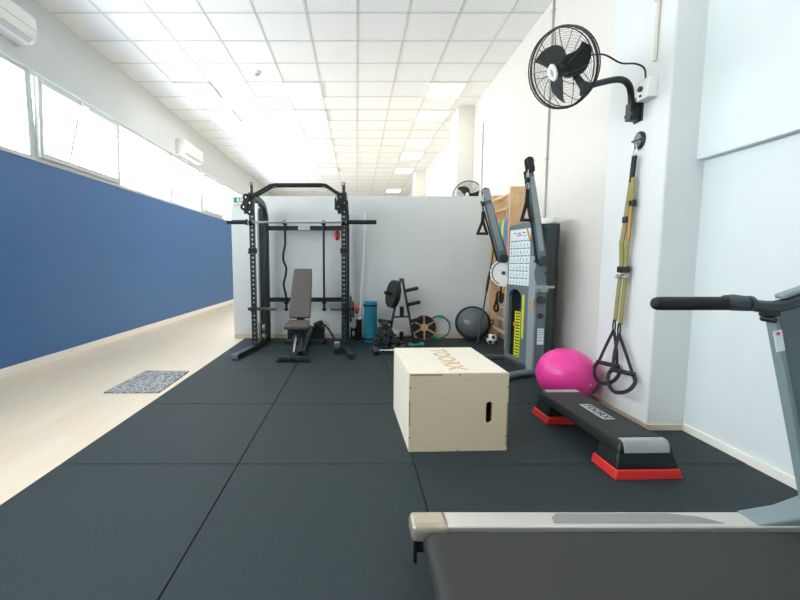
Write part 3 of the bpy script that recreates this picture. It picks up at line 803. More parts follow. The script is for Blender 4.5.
t = thing('pilates_ring', 'black pilates ring with green pads leaning beside the balance board', 'pilates ring', (1.24, 5.97, .012))
F = frame_m((1.235, 5.965, .185), (0, -1, .18), (1, 0, 0)); rr = .165
mb = MB(); mb.tube([F @ V((rr*math.cos(2*PI*j/40), rr*math.sin(2*PI*j/40), 0)) for j in range(40)], .009, 8, closed=True); mb.build('hoop', M['black'], t)
for a in (R(80), R(262)):
    mb = MB(); mb.tube([F @ V((rr*math.cos(a+d_), rr*math.sin(a+d_), .0)) for d_ in (-.33, -.16, 0, .16, .33)], [.016, .02, .02, .02, .016], 12); mb.build('pad', M['green'], t)

# ------------------------------------------------------------------ half ball trainer, football, vibration bar
t = thing('balance_dome', 'grey half-ball balance trainer with black rim leaning in the corner', 'balance trainer', (1.7, 5.85, .012))
nrm = V((-.22, -.9, .3)).normalized(); F = frame_m((1.72, 5.89, .26), nrm, (1, 0, 0))
mb = MB(); prof = [(.225*math.cos(PI/2*k/12), .02 + .17*math.sin(PI/2*k/12)) for k in range(12)] + [(0, .19)]
mb.lathe([(0, 0)] + prof, F, 48); mb.build('dome', M['bosu'], t)
mb = MB(); mb.lathe([(0, -.045), (.22, -.045), (.25, -.03), (.256, .0), (.25, .022), (.226, .026), (.222, .02), (0, .0)], F, 48); mb.build('platform', M['blackrub'], t)
mb = MB(); mb.ring(.185, .2, -.0, .055, F, 48) if False else mb.tube([F @ V((.228*math.cos(2*PI*j/40), .228*math.sin(2*PI*j/40), .03)) for j in range(40)], .009, 8, closed=True); mb.build('rim_band', M['blackrub'], t)
for q in (-1,):
    mb = MB(); mb.tube([F @ V((.24, -.03, .01)), F @ V((.29, -.03, .02)), F @ V((.29, .03, .02)), F @ V((.24, .03, .01))], .009, 8); mb.build('grip_loop', M['blackrub'], t)

t = thing('football', 'small white football with black patches at the foot of the wall bars', 'football', (1.885, 5.52, .012))
fc_ = V((1.885, 5.52, .0125+.077)); mb = MB(); mb.sphere(fc_, .077, 28); mb.build('shell', M['white'], t)
phi = (1+5**.5)/2
for a in (-1, 1):
    for b in (-phi, phi):
        for d_ in ((0, a, b), (a, b, 0), (b, 0, a)):
            dv = Matrix.Rotation(.5, 3, 'X') @ V(d_).normalized(); F = frame_m(fc_+dv*.0725, dv)
            mb = MB(); mb.prism([(.026*math.cos(2*PI*k/5), .026*math.sin(2*PI*k/5)) for k in range(5)], 0, .0052, F); mb.build('patch', M['dark'], t)
t = thing('vibration_bar', 'thin dark flexible bar with thick middle grip leaning past the grey dome', 'exercise bar', (1.67, 5.46, .012))
A, B = V((1.665, 5.46, .02)), V((1.958, 5.72, 1.46)); d = B-A
mb = MB(); mb.tube([A, A+d*.5, B], [.011, .011, .009], 10); mb.build('rod', M['mchdark'], t)
mb = MB(); mb.tube([A+d*.5, A+d*.53, A+d*.6, A+d*.67, A+d*.7], [.012, .018, .02, .018, .012], 12); mb.build('grip', M['black'], t)
mb = MB(); mb.tube([A-d*.004, A+d*.03], [.016, .015], 12); mb.build('end_cap', M['blackrub'], t)

# ------------------------------------------------------------------ wall bars and what hangs on them
wb = thing('wall_bars', 'pine wall bars in the corner behind the cable machine', 'wall bars', (2.1, 5.57, .012))
for yy in (5.22, 5.9):
    mb = MB(); mb.prism([(1.955, .0125), (2.085, .0125), (2.085, 1.7), (2.16, 1.78), (2.16, 2.12), (1.955, 2.12)], yy-.022, yy+.022, Matrix(((1, 0, 0, 0), (0, 0, 1, 0), (0, 1, 0, 0), (0, 0, 0, 1)))); mb.box(2.085, 2.1995, yy-.015, yy+.015, .9, .96); up_ = mb.build('side_board', M['pine'], wb, bevel=.005)
    mb = MB(); mb.box(2.05, 2.11, yy-.026, yy-.02, 2.03, 2.05); mb.build('bracket_slot', M['silverpl'], up_)
zs = [.2 + .168*k for k in range(11)]
for z in zs + [2.04]:
    x = 2.02 if z < 2.0 else 1.985
    mb = MB(); mb.tube([(x, 5.2, z), (x, 5.92, z)], .019, 12) if False else mb.box(x-.018, x+.018, 5.242, 5.878, z-.021, z+.021); mb.build('rung', M['pine'], wb, bevel=.012, seg=3)
zr = zs[9]    # rung the bands hang over
for k, (mm, cname) in enumerate((('bgreen', 'green'), ('byellow', 'yellow'), ('bblue', 'blue'), ('bpink', 'pink'))):
    yy = 5.66 - .105*k; mb = MB()
    path = [(1.995, yy+.0, zr-.62), (1.995, yy, zr-.2), (2.0, yy, zr+.0), (2.008, yy, zr+.028), (2.03, yy, zr+.034), (2.052, yy, zr+.028), (2.06, yy, zr), (2.065, yy, zr-.2), (2.065, yy, zr-.62), (2.05, yy, zr-.66), (2.01, yy, zr-.66)]
    mb.tube(path, 0, closed=True, flat=(.085, .003, (1, 0, .001)))
    tag(mb.build('resistance_band', M[mm]), '%s latex resistance band hanging from the wall bars' % cname, 'resistance band', 'coloured bands on the wall bars')
def hang_loop(y, z, col, label, cat, name, drop=.2, w=.06, rad=.012, group=None):
    mb = MB(); x = 2.03
    pts = smooth_path([(x, y, z+.036), (1.992, y, z+.01), (1.985, y-.02, z-drop*.5), (1.982, y-w*.5, z-drop), (1.98, y, z-drop-.04), (1.982, y+w*.5, z-drop), (1.986, y+.02, z-drop*.5), (2.0, y+.012, z+.022)], 5)
    mb.tube(pts, rad, 8, closed=False); return tag(mb.build(name, M[col]), label, cat, group)
hang_loop(5.27, zs[7], 'red', 'short red tube band looped on the wall bars behind the chart', 'resistance tube', 'resistance_tube', .12, .01, .014)
hang_loop(5.82, zs[5], 'red', 'short red tube band on a lower rung near the dome', 'resistance tube', 'resistance_tube', .13, .08, .015)
hang_loop(5.72, zs[5], 'green', 'short green tube band on a lower rung near the dome', 'resistance tube', 'resistance_tube', .12, .05, .013)
hang_loop(5.66, zs[3], 'webblack', 'black looped strap hanging low on the wall bars above the football', 'strap', 'ankle_strap', .2, .16, .016)
hang_loop(5.48, zs[4], 'webblack', 'black looped strap on a rung behind the machine frame', 'strap', 'ankle_strap', .22, .1, .02)
hang_loop(5.4, zs[5], 'orange', 'amber tube band hanging beside the machine frame', 'resistance tube', 'resistance_tube', .25, .06, .01)

# ------------------------------------------------------------------ cable machine
TR = Matrix.Translation(V((1.925, 4.38, .012))) @ Matrix.Rotation(R(10), 4, 'Z')
cm = thing('cable_machine', 'silver dual-arm cable machine with exercise chart beside the right wall', 'cable machine', None, mtx=TR)
def part(mb, name, m, parent=None, **k): return mb.build(name, m, parent or cm, **k)
def LT(x, y, z): return TR @ V((x, y, z))
# shroud with an arched opening on its far half, side walls and back
FX = Matrix(((0, 0, 1, -.165), (1, 0, 0, 0), (0, 1, 0, 0), (0, 0, 0, 1)))     # (y, z) polygon swept along local x
mb = MB()
T3 = TR @ FX
ya, yb = -.235, .235
oa, ob = -.05, .195                                                             # opening in y
arch = [((oa+ob)/2 + (ob-oa)/2*math.cos(PI*k/12), .76 + .09*math.sin(PI*k/12)) for k in range(13)]   # from ob to oa
mb.prism([(ya, .06), (oa, .06), (oa, .76), (ya, .76)], 0, .045, T3)
mb.prism([(ob, .0), (yb, .0), (yb, .76), (ob, .76)], 0, .045, T3)
mb.prism([(oa, .0), (ob, .0), (ob, .1), (oa, .07)], 0, .045, T3)
mb.prism([(yb, .76), (yb, 1.55), (ya, 1.57), (ya, .76)] + [(y, z) for y, z in arch[::-1]], 0, .045, T3)
part(mb, 'front_shroud', M['mch'], bevel=.004)
mb = MB()
mb.box(-.12, .13, .205, .235, .05, 1.54, TR); mb.box(.1, .13, -.235, .205, .05, 1.54, TR); mb.box(-.12, .1, -.235, -.205, .05, 1.54, TR)
part(mb, 'rear_shroud', M['mchdark'], bevel=.006)
mb = MB(); mb.box(-.12, .1, -.205, .205, 1.5, 1.535, TR); part(mb, 'top_plate', M['white'], bevel=.004)
mb = MB(); mb.box(-.01, .14, -.3, -.05, 1.541, 1.61, TR); part(mb, 'top_cover', M['white'], bevel=.02, seg=3)
# weight stack behind the opening
mb = MB()
for k in range(16): mb.box(-.1, .05, .0, .19, .08+k*.034, .08+k*.034+.031, TR)
ws = part(mb, 'weight_stack', M['black'], bevel=.003)
mb = MB(); mb.box(-.125, -.1, .0, .12, .09, .6, TR); st = part(mb, 'weight_labels', M['yellow'], ws)
mb = MB()
for k in range(15): mb.box(-.1265, -.1249, .02, .1, .1+k*.034, .112+k*.034, TR)
part(mb, 'label_digits', M['dark'], st)
mb = MB(); mb.cyl(LT(-.03, .09, .6), LT(-.03, .09, .85), .014, 12); part(mb, 'guide_rod', M['chrome'])
mb = MB(); mb.cyl(LT(-.15, .09, .46), LT(-.09, .09, .46), .022, 14); part(mb, 'selector_pin', M['orange'])
mb = MB(); mb.box(-.1685, -.1645, -.115, -.08, .33, .8, TR); part(mb, 'height_scale', M['yellow'])
# chart
mb = MB(); mb.box(-.172, -.165, -.185, .195, .9, 1.5, TR); ch = part(mb, 'exercise_chart', M['paper'])
pr_ = MB()
for k in range(6):
    zt = 1.37 - k*.08
    y = .18
    while y > -.17:
        w = random.uniform(.03, .07); pr_.mi = 0; pr_.box(-.1735, -.172, max(y-w, -.18), y, zt, zt+.01, TR); y -= w+random.uniform(.006, .02)
    for j in range(6):
        y = .165 - j*.06
        q = random.random()
        pr_.mi = 1 if q < .7 else 0; pr_.bar(LT(-.173, y, zt-.05), LT(-.173, y-.012, zt-.02), .01, .0015, up=(1, 0, 0))
        pr_.mi = 1; pr_.box(-.1735, -.172, y-.02, y+.006, zt-.052, zt-.047, TR)
part(pr_, 'chart_print', [M['ink'], M['inkteal'], M['inkpink']], ch)
pr_ = MB()
for y in (.12, .04, -.05): pr_.mi = 0; pr_.box(-.1735, -.172, y-.05, y, 1.455, 1.465, TR)
pr_.mi = 2; pr_.box(-.1735, -.172, -.03, .06, 1.43, 1.445, TR); pr_.box(-.1735, -.172, -.12, -.06, 1.425, 1.432, TR)
part(pr_, 'chart_heading', [M['ink'], M['inkteal'], M['inkpink']], ch)
mb = MB(); mb.bar(LT(-.18, -.13, 1.5), LT(-.18, -.2, 1.36), .014, .01, up=(1, 0, 0)); part(mb, 'marker_pen', M['orange'])
# front column (towards the camera) and dark frame behind
mb = MB(); mb.box(1.79, 1.9, 3.99, 4.12, .06, .96); fcn = part(mb, 'front_column', M['mch'], bevel=.008)
mb = MB(); mb.box(1.768, 1.792, 3.975, 4.12, .05, 1.22); part(mb, 'column_edge', M['mchlight'], bevel=.005)
mb = MB(); mb.box(1.905, 1.985, 4.04, 4.16, .0125, 1.53); part(mb, 'rear_column', M['mchdark'], bevel=.006)
mb = MB(); mb.box(1.82, 1.885, 3.985, 3.9905, .33, .5); sk = part(mb, 'instruction_sticker', M['paper'], fcn)
mb = MB(); mb.box(1.82, 1.885, 3.983, 3.986, .495, .512)
part(mb, 'sticker_heading', M['teal'], sk)
mb = MB()
for z in (.47, .45, .43, .4, .37): mb.box(1.826, 1.878, 3.9835, 3.986, z, z+.006)
part(mb, 'sticker_text', M['silverpl'], sk)
mb = MB(); mb.lathe([(0, 0), (.03, 0), (.025, .02), (0, .022)], frame_m((1.845, 3.99, .62), (0, -1, 0)), 18); mb.lathe([(0, 0), (.042, 0), (.036, .03), (0, .032)], frame_m((1.845, 3.99, .78), (0, -1, 0)) , 20)
part(mb, 'low_pulley', M['mchdark'], fcn)
mb = MB(); mb.box(1.79, 1.9, 3.955, 3.99, .86, .93); mb.cyl((1.77, 3.95, .9), (1.95, 3.95, .915), .014, 12); mb.cyl((1.84, 3.93, .895), (1.84, 3.99, .895), .038, 18)
part(mb, 'pulley_carriage', M['mchlight'], fcn, bevel=.004)
# adjustment discs
def adj_disc(c, axis, hint, half, name='adjustment_disc', m='mchlight'):
    F = frame_m(c, axis, hint); mb = MB(); pts = []
    n = 36; a0, a1 = (-PI/2, PI/2) if half else (0, 2*PI)
    for k in range(n+ (1 if half else 0)):
        a = a0+(a1-a0)*k/n; r = .165 + (.006 if k % 2 else -.004); pts.append((r*math.cos(a), r*math.sin(a)))
    if half: pts = [(x*.7, y) for x, y in pts]
    mb.prism(pts, -.008, .008, F); o = part(mb, name, M[m], bevel=.002)
    mb = MB(); mb.lathe([(0, .008), (.022, .008), (.02, .03), (0, .032)], F, 16); part(mb, 'pivot', M['mchdark'], o)
    if not half:
        mb = MB(); mb.tube([F @ V((.14*math.cos(a), .14*math.sin(a), .01)) for a in [R(100)+R(150)*k/14 for k in range(15)]], .007, 6); part(mb, 'scale_arc', M['mch'], o)
adj_disc((1.876, 3.968, 1.05), (-.1, -1, 0), (-1, .1, 0), True, m='mch')
adj_disc((1.78, 4.86, 1.03), (-.62, -.78, 0), (1, -.3, 0), False, m='white')
mb = MB(); mb.box(.0, .1, .25, .42, .7, 1.3, TR); part(mb, 'far_column', M['mchdark'], bevel=.006)
mb = MB(); mb.bar(LT(-.1, .25, .92), LT(-.1, .25, 1.28), .03, .06, up=(1, 0, 0)); mb.bar(LT(-.1, .27, 1.2), LT(.02, .36, 1.2), .05, .05); part(mb, 'arm_mount', M['white'], bevel=.004)
mb = MB(); mb.box(-.1, .0, .24, .36, .05, .9, TR); part(mb, 'far_post', M['mch'], bevel=.006)
# arms
def arm(a, b, w, h, headm):
    a, b = V(a), V(b); d = (b-a).normalized()
    mb = MB(); mb.bar(a, b, w, h, up=(0, -1, 0), w2=w*.72, h2=h*.72); ao = part(mb, 'arm', M['mch'], bevel=.012)
    mb = MB(); s = d.cross(V((0, -1, 0))).normalized(); f = V((0, -1, 0))
    mb.bar(a+f*h*.5+d*.1, b+f*h*.4-d*.06, w*.5, .006, up=f); part(mb, 'arm_cover', M['mchlight'], ao)
    mb = MB(); mb.cyl(a-s*.0+f*.06, a-f*.06, .05, 18); part(mb, 'arm_joint', M['mchdark'], ao)
    mb = MB(); mb.bar(b-d*.02, b+d*.1, w*.8, .02, up=f); mb.bar(b-d*.02+f*.05, b+d*.11+f*.05, w*.7, .012, up=f); hd = part(mb, 'pulley_head', headm, bevel=.006)
    for q in (.02, .085):
        mb = MB(); mb.lathe([(0, 0), (.042, 0), (.034, .012), (.042, .024), (0, .024)], frame_m(b+d*q+f*.012, f), 20); part(mb, 'pulley_wheel', M['blackrub'], hd)
    mb = MB(); mb.tube([a-s*w*.62+f*.02, b-s*w*.62+f*.02], .011, 8); part(mb, 'cable_sleeve', M['black'], ao)
    return b+d*.07+f*.035
p1 = arm((1.815, 3.955, 1.17), (1.65, 3.93, 2.03), .09, .07, M['black'])
p2 = arm((1.71, 4.72, 1.2), (1.49, 4.68, 1.88), .12, .06, M['mchlight'])
# feet
mb = MB(); mb.tube(smooth_path([(1.84, 4.02, .045), (1.74, 3.95, .05), (1.6, 3.9, .05), (1.45, 3.82, .045), (1.36, 3.72, .045)], 5), .034, 14); mb.box(1.76, 1.92, 3.96, 4.13, .0125, .06); part(mb, 'curved_foot', M['mch'])
mb = MB(); mb.bar((1.8, 4.62, .04), (1.42, 4.7, .04), .08, .05); mb.bar((1.75, 4.62, .045), (1.78, 4.1, .045), .06, .06); part(mb, 'side_foot', M['mchdark'], bevel=.01)
mb = MB(); mb.bar((1.758, 3.97, .8), (1.742, 3.955, .68), .018, .012, up=(1, 0, 0)); part(mb, 'pull_tab', M['orange'])
mb = MB(); mb.bar((1.63, 4.74, 1.32), (1.66, 4.735, 1.2), .016, .012, up=(0, 1, 0)); part(mb, 'pull_tab', M['orange'])

def cable_handle(p, label, wide, rot, L=.25):
    t = thing('cable_stirrup', label, 'cable handle', (p.x, p.y, p.z-.42), group='black stirrup handles')
    mb = MB(); mb.cyl(p, p-V((0, 0, .075)), .004, 8); mb.build('cable', M['steel'], t)
    mb = MB(); mb.sphere(p-V((0, 0, .095)), .024, 14, (1, 1, 1.15)); mb.build('cable_stop', M['black'], t)
    mb = MB(); q = p-V((0, 0, .15)); mb.tube([q+V((.012*math.cos(a), 0, .03*math.sin(a))) for a in [2*PI*k/14 for k in range(14)]], .0035, 6, closed=True); mb.build('carabiner', M['steel'], t)
    u = V((math.cos(rot), math.sin(rot), 0))
    top = p-V((0, 0, .18)); bl, br_ = top-V((0, 0, L))-u*wide/2, top-V((0, 0, L))+u*wide/2
    for e in (bl, br_):
        mb = MB(); mb.tube([top, top-V((0, 0, .09))+(e-top)*.12, e], 0, flat=(.03, .006, (0, 1, .01))); mb.build('webbing', M['webblack'], t)
    mb = MB(); mb.cyl(bl-u*.012, br_+u*.012, .015, 14); mb.build('grip', M['blackrub'], t)
cable_handle(V((1.435, 4.63, 1.915)), 'black stirrup handle hanging from the far arm, before the partition', .115, R(10))
cable_handle(V((1.615, 3.87, 2.03)), 'black stirrup handle hanging from the near arm, before the wall bars', .1, R(15), .29)

# ------------------------------------------------------------------ exercise ball
t = thing('exercise_ball', 'large pink exercise ball between the step and the cable machine', 'exercise ball', (1.745, 3.27, .012))
bc, br_ = V((1.745, 3.27, .0125+.217)), .232
mb = MB(); prof = []
for k in range(65):
    a = PI*k/64; r = br_*math.sin(a); z = -br_*.935*math.cos(a)
    g = 1 - (.006 if (k % 4 == 2 and 12 < k < 52) else 0)
    prof.append((max(r*g, 0 if k in (0, 64) else r*g), z))
prof[0] = (0, prof[0][1]); prof[-1] = (0, prof[-1][1])
mb.lathe(prof, Matrix.Translation(bc) @ Matrix.Rotation(R(0), 4, 'X'), 64); mb.build('ball_shell', M['pink'], t)
dv = V((.35, -.9, -.12)).normalized(); F = frame_m(bc+dv*br_*.985, dv)
mb = MB(); mb.lathe([(0, 0), (.008, 0), (.007, .006), (0, .007)], F, 14); mb.build('valve_plug', M['plug'], t)

# ------------------------------------------------------------------ aerobic step
SA = V((1.545, 2.0, .0)); SB = V((1.515, 3.06, 0)); sl = (SB-SA).length
ST = Matrix.Translation(V((1.55, 2.02, .012))) @ Matrix.Rotation(math.atan2(SB.y-SA.y, SB.x-SA.x)-PI/2, 4, 'Z')
stp = thing('aerobic_step', 'black aerobic step with red feet in front of the pink ball', 'aerobic step', None, mtx=ST)
LN = .96; HW = .185
def rect(x, y0, y1, z): return [(-x, y0, z), (x, y0, z), (x, y1, z), (-x, y1, z)]
for e in (0, 1):
    y0, y1 = (0, .215) if e == 0 else (LN-.235, LN)
    yi = y1 if e == 0 else y0
    o0 = .0
    def yy(a, z):  # outer ends slope in with height
        return a
    lo = []
    for z in (0, .05):
        ins = z*.22; lo.append(rect(HW-ins, y0+(ins if e == 0 else 0), y1-(ins if e == 1 else 0), z))
    mb = MB(); mb.loft(lo); mb.build('riser', M['red'], stp, world=False, bevel=.006)
    lo = []
    for z in (.05, .16):
        ins = .012+(z-.05)*.26; lo.append(rect(HW-ins, y0+(ins if e == 0 else .02), y1-(ins if e == 1 else .02), z))
    mb = MB(); mb.loft(lo); mb.build('leg_block', M['stepblack'], stp, world=False, bevel=.012)
mb = MB(); lo = []
for z, ins in ((.125, .028), (.16, .036), (.183, .046), (.192, .06)): lo.append(rect(HW-ins, ins, LN-ins, z))
mb.loft(lo); mb.build('deck', M['stepblack'], stp, world=False, bevel=.012, seg=3)
mb = MB(); mb.box(-HW+.065, HW-.065, .1, LN-.1, .191, .1945); gp = mb.build('grip_surface', M['steptop'], stp, world=False)
for e in (0, 1):
    a, b = (.03, .1) if e == 0 else (LN-.1, LN-.03)
    mb = MB()
    if e == 0: mb.loft([rect(HW-.055, .034, .052, .15), rect(HW-.06, .05, .1, .1955)][::1]) if False else mb.prism([(.028, .135), (.034, .175), (.05, .1955), (.085, .1965), (.085, .19), (.055, .188), (.04, .172), (.036, .135)], -HW+.062, HW-.062, Matrix(((0, 0, 1, 0), (1, 0, 0, 0), (0, 1, 0, 0), (0, 0, 0, 1))))
    else: mb.prism([(LN-.028, .135), (LN-.034, .175), (LN-.05, .1955), (LN-.11, .1965), (LN-.11, .19), (LN-.055, .188), (LN-.04, .172), (LN-.036, .135)], -HW+.062, HW-.062, Matrix(((0, 0, 1, 0), (1, 0, 0, 0), (0, 1, 0, 0), (0, 0, 0, 1))))
    mb.build('end_strip', M['silverpl'], stp, world=False)
mb = MB(); mb.box(-.038, .038, .34, .6, .1945, .1958); pl = mb.build('name_plate', M['silverpl'], stp, world=False)
mb = MB(); mb.text('TOORX', .066, Matrix.Translation(V((0, .47, .1962))) @ Matrix.Rotation(-PI/2, 4, 'Z'), .0004, .001); mb.build('lettering', M['dark'], pl, world=False, smooth=False)

# ------------------------------------------------------------------ plyometric box
BT = Matrix.Translation(V((.615, 2.345, .012))) @ Matrix.Rotation(R(2.0), 4, 'Z')
pb_ = thing('plyo_box', 'pale plywood jump box in the middle of the rubber floor', 'plyo box', None, mtx=BT)
bw, bd, bh, th = .302, .73, .485, .018
def panel(name, a, m, bev=.0015):
    mb = MB(); mb.box(*a); return mb.build(name, m, pb_, world=False, bevel=bev)
# front panel with slotted hand hole: an outer rectangle bridged around the slot
def slot_panel(y0, y1):
    mb = MB(); sx, sz, sr, sh = .187, .24, .02, .048
    F = Matrix(((1, 0, 0, 0), (0, 0, -1, 0), (0, 1, 0, 0), (0, 0, 0, 1)))   # (x,z) polygon swept in y
    F = Matrix(((1, 0, 0, 0), (0, 0, 1, 0), (0, 1, 0, 0), (0, 0, 0, 1)))
    x0, x1 = sx-sr, sx+sr
    mb.prism([(-bw, 0), (x0, 0), (x0, bh), (-bw, bh)], y0, y1, F)
    mb.prism([(x1, 0), (bw, 0), (bw, bh), (x1, bh)], y0, y1, F)
    up = [(sx+sr*math.cos(PI*k/10), sz+sh+sr*math.sin(PI*k/10)) for k in range(11)]
    dn = [(sx+sr*math.cos(PI+PI*k/10), sz-sh+sr*math.sin(PI+PI*k/10)) for k in range(11)]
    mb.prism([(x1, bh), (x0, bh)] + up[::-1], y0, y1, F)
    mb.prism([(x0, 0), (x1, 0)] + dn[::-1], y0, y1, F)
    bmesh.ops.remove_doubles(mb.bm, verts=mb.bm.verts[:], dist=1e-5)
    return mb
fp = slot_panel(0, th).build('front_panel', M['ply'], pb_, world=False)
slot_panel(bd-th, bd).build('rear_panel', M['ply'], pb_, world=False)
tp = panel('top_panel', (-bw, bw, th, bd-th, bh-th, bh), M['plylit'])
panel('side_panel', (-bw, -bw+th, th, bd-th, 0, bh-th), M['plylit']); panel('side_panel', (bw-th, bw, th, bd-th, 0, bh-th), M['plylit'])
panel('bottom_panel', (-bw+th, bw-th, th, bd-th, 0, th), M['ply'])
for a, b, zz0, zz1 in ((-bw+.004, -bw+.2, bh-.012, bh-.003), (-bw+.0, -bw+.008, .16, .32), (bw-.008, bw, .03, .3)):
    mb = MB(); mb.box(a, b, -.0008, .001, zz0, zz1); mb.build('finger_joint', M['joint'], fp, world=False)
mb = MB()
for x, z in ((-bw+.006, .09), (-bw+.006, .4), (bw-.006, .09), (bw-.006, .4), (0, .006), (0, bh-.007)): mb.lathe([(0, 0), (.0045, 0), (.0045, .0012), (0, .0014)], frame_m((x, .0, z), (0, -1, 0)), 10)
mb.build('screw_head', M['dark'], fp, world=False)
mb = MB()
mb.text('TOORX', .165, Matrix.Translation(V((.01, .37, bh+.0004))) @ Matrix.Rotation(-PI/2, 4, 'Z'), .0003, .004); mb.build('lettering', M['burn'], tp, world=False, smooth=False)

# ------------------------------------------------------------------ suspension trainer on the pillar
tx = thing('suspension_trainer', 'olive strap suspension trainer hanging on the white pillar', 'suspension trainer', (2.0, 2.93, .2))
wx = 1.992
mb = MB(); F = frame_m((2.0, 2.915, 2.015), (-1, 0, 0), (0, 1, 0)) @ Matrix.Diagonal((.92, 1.05, 1, 1)); mb.lathe([(0, 0), (.058, 0), (.058, .014), (.048, .022), (0, .022)], F, 28); an = mb.build('anchor', M['black'], tx)
mb = MB(); mb.lathe([(0, .022), (.044, .022), (.043, .025), (0, .025)], F, 28); mb.build('anchor_cap', M['greydisc'], an)
mb = MB(); mb.bar((1.972, 2.87, 2.012), (1.972, 2.96, 2.018), .012, .012); mb.build('anchor_bar', M['black'], an)
X1 = 1.965
mb = MB(); mb.tube(smooth_path([(X1, 2.925, 1.995), (X1, 2.935, 1.93), (X1, 2.915, 1.905), (X1, 2.895, 1.93), (X1, 2.905, 1.995)], 5), .005, 8); mb.build('carabiner', M['steel'], tx)
def strap(pts, w, m, name, th=.004, up=(1, 0, 0)):
    mb = MB(); mb.tube(smooth_path(pts, 4), 0, flat=(w, th, up)); return mb.build(name, M[m], tx)
strap([(X1, 2.915, 1.91), (X1, 2.925, 1.8), (X1, 2.93, 1.73)], .036, 'webblack', 'loop_webbing', .016)
strap([(X1-.006, 2.905, 1.76), (X1-.006, 2.908, 1.7), (X1-.006, 2.91, 1.62)], .032, 'olive', 'strap', .01)
strap([(X1, 2.93, 1.74), (X1, 2.95, 1.6), (X1, 2.97, 1.45), (X1, 2.985, 1.35), (X1, 2.995, 1.3), (X1, 2.985, 1.2), (X1, 2.975, 1.08)], .042, 'olive', 'strap', .012)
strap([(X1-.004, 2.91, 1.62), (X1-.004, 2.915, 1.4), (X1-.004, 2.93, 1.25), (X1-.004, 2.93, 1.08)], .034, 'olive', 'strap', .01)
strap([(X1-.012, 2.902, 1.6), (X1-.012, 2.9, 1.45), (X1-.012, 2.905, 1.33)], .014, 'orangeweb', 'lining_strip', .004)
for y, z in ((2.905, 1.58), (2.965, 1.47)):
    mb = MB(); mb.box(X1-.014, X1+.01, y-.025, y+.025, z-.022, z+.022); mb.build('keeper', M['black'], tx, bevel=.004)
for y in (2.985, 2.925):
    mb = MB(); mb.box(X1-.016, X1+.012, y-.026, y+.026, 1.085, 1.13); mb.build('keeper', M['black'], tx, bevel=.004)
    mb = MB(); mb.box(X1-.018, X1+.008, y-.022, y+.022, 1.045, 1.075); mb.cyl((X1-.02, y-.026, 1.05), (X1-.02, y+.026, 1.05), .007, 10); mb.build('buckle', M['steel'], tx, bevel=.003)
def trx_handle(y, ztop, c):
    c = V(c); u = V((-.5, .86, 0)).normalized()
    strap([(X1-.004, y, 1.05), (X1-.006, y+.01, .9), (X1-.01, y+.015, ztop)], .036, 'olive', 'lower_strap', .008)
    x = X1-.016
    mb = MB(); mb.tube([V((x, y+.015+.014*math.sin(2*PI*k/12), ztop-.04+.05*math.cos(2*PI*k/12))) for k in range(12)], .0055, 6, closed=True); mb.build('snap_ring', M['black'], tx)
    apex = V((x, y+.015, ztop-.1))
    a, b = c-u*.068, c+u*.068
    for e in (a, b): strap([apex+V((0, 0, .03)), apex+(e-apex)*.5+(e-c)*.12, e], .02, 'webblack', 'handle_webbing', .007, up=(.86, .5, 0))
    mb = MB(); mb.cyl(a-u*.012, b+u*.012, .017, 14); mb.build('grip', M['blackrub'], tx)
    dn = V((0, 0, -1)); f = V((-.06, -.03, 0))
    strap([a, a-u*.03+dn*.05+f*.3, a-u*.01+dn*.11+f, c+dn*.14+f*1.1, b+u*.0+dn*.1+f*.6, b+u*.025+dn*.04, b], .026, 'webblack', 'foot_cradle', .007, up=(.86, .5, .1))
trx_handle(2.985, .72, (1.93, 3.02, .38))
trx_handle(2.925, .7, (1.922, 2.835, .37))

# ------------------------------------------------------------------ treadmill
tm = thing('treadmill', 'grey treadmill at the lower right edge of the photo', 'treadmill', (1.2, 1.03, .012))
for s, ya_, yb_ in ((1, 1.385, 1.475), (-1, .585, .675)):
    mb = MB(); mb.box(.3, 1.98, ya_, yb_, .135, .193); rl = mb.build('side_rail', M['alu'], tm, bevel=.006)
    mb = MB()
    y0, y1 = (ya_+.02, yb_-.012) if s > 0 else (ya_+.012, yb_-.02)
    yo = y0 if s > 0 else y1; yi = y1 if s > 0 else y0
    mb.prism([(.735, y0+.0), (.74, y0+.03), (.77, y1), (1.2, y1), (1.3, y1-.02), (1.37, y0)], .1925, .1945); mb.build('step_pad', M['alugrip'], rl)
    mb = MB(); mb.box(.2, .345, ya_-.008, yb_+.004, .128, .199); ec = mb.build('end_cap', M['champ'], tm, bevel=.022, seg=4)
    mb = MB(); yq = ya_-.004 if s > 0 else yb_-.02
    mb.box(.208, .222, yq, yq+.02, .05, .14); mb.box(.222, .26, yq+.005, yq+.02, .09, .135); mb.build('rear_bracket', M['black'], ec, bevel=.003)
mb = MB(); mb.box(.32, 1.95, .69, 1.372, .075, .15); mb.box(.3, 1.98, .68, .69, .03, .172); mb.box(.3, 1.98, 1.372, 1.385, .03, .172); mb.box(.35, .42, .69, 1.37, .0125, .075); mb.box(1.7, 1.9, .69, 1.37, .0125, .075)
mb.build('chassis', M['black'], tm)
mb = MB(); prof = [(.285 + .045*math.cos(a)*1.0, .138+.045*math.sin(a)) for a in [PI/2 + PI*k/12 for k in range(13)]]
prof = prof + [(1.9, .152), (1.9, .183)]
mb.prism(prof, .70, 1.365, Matrix(((1, 0, 0, 0), (0, 0, 1, 0), (0, 1, 0, 0), (0, 0, 0, 1)))); mb.build('running_belt', M['belt'], tm)
ZH = 1.012
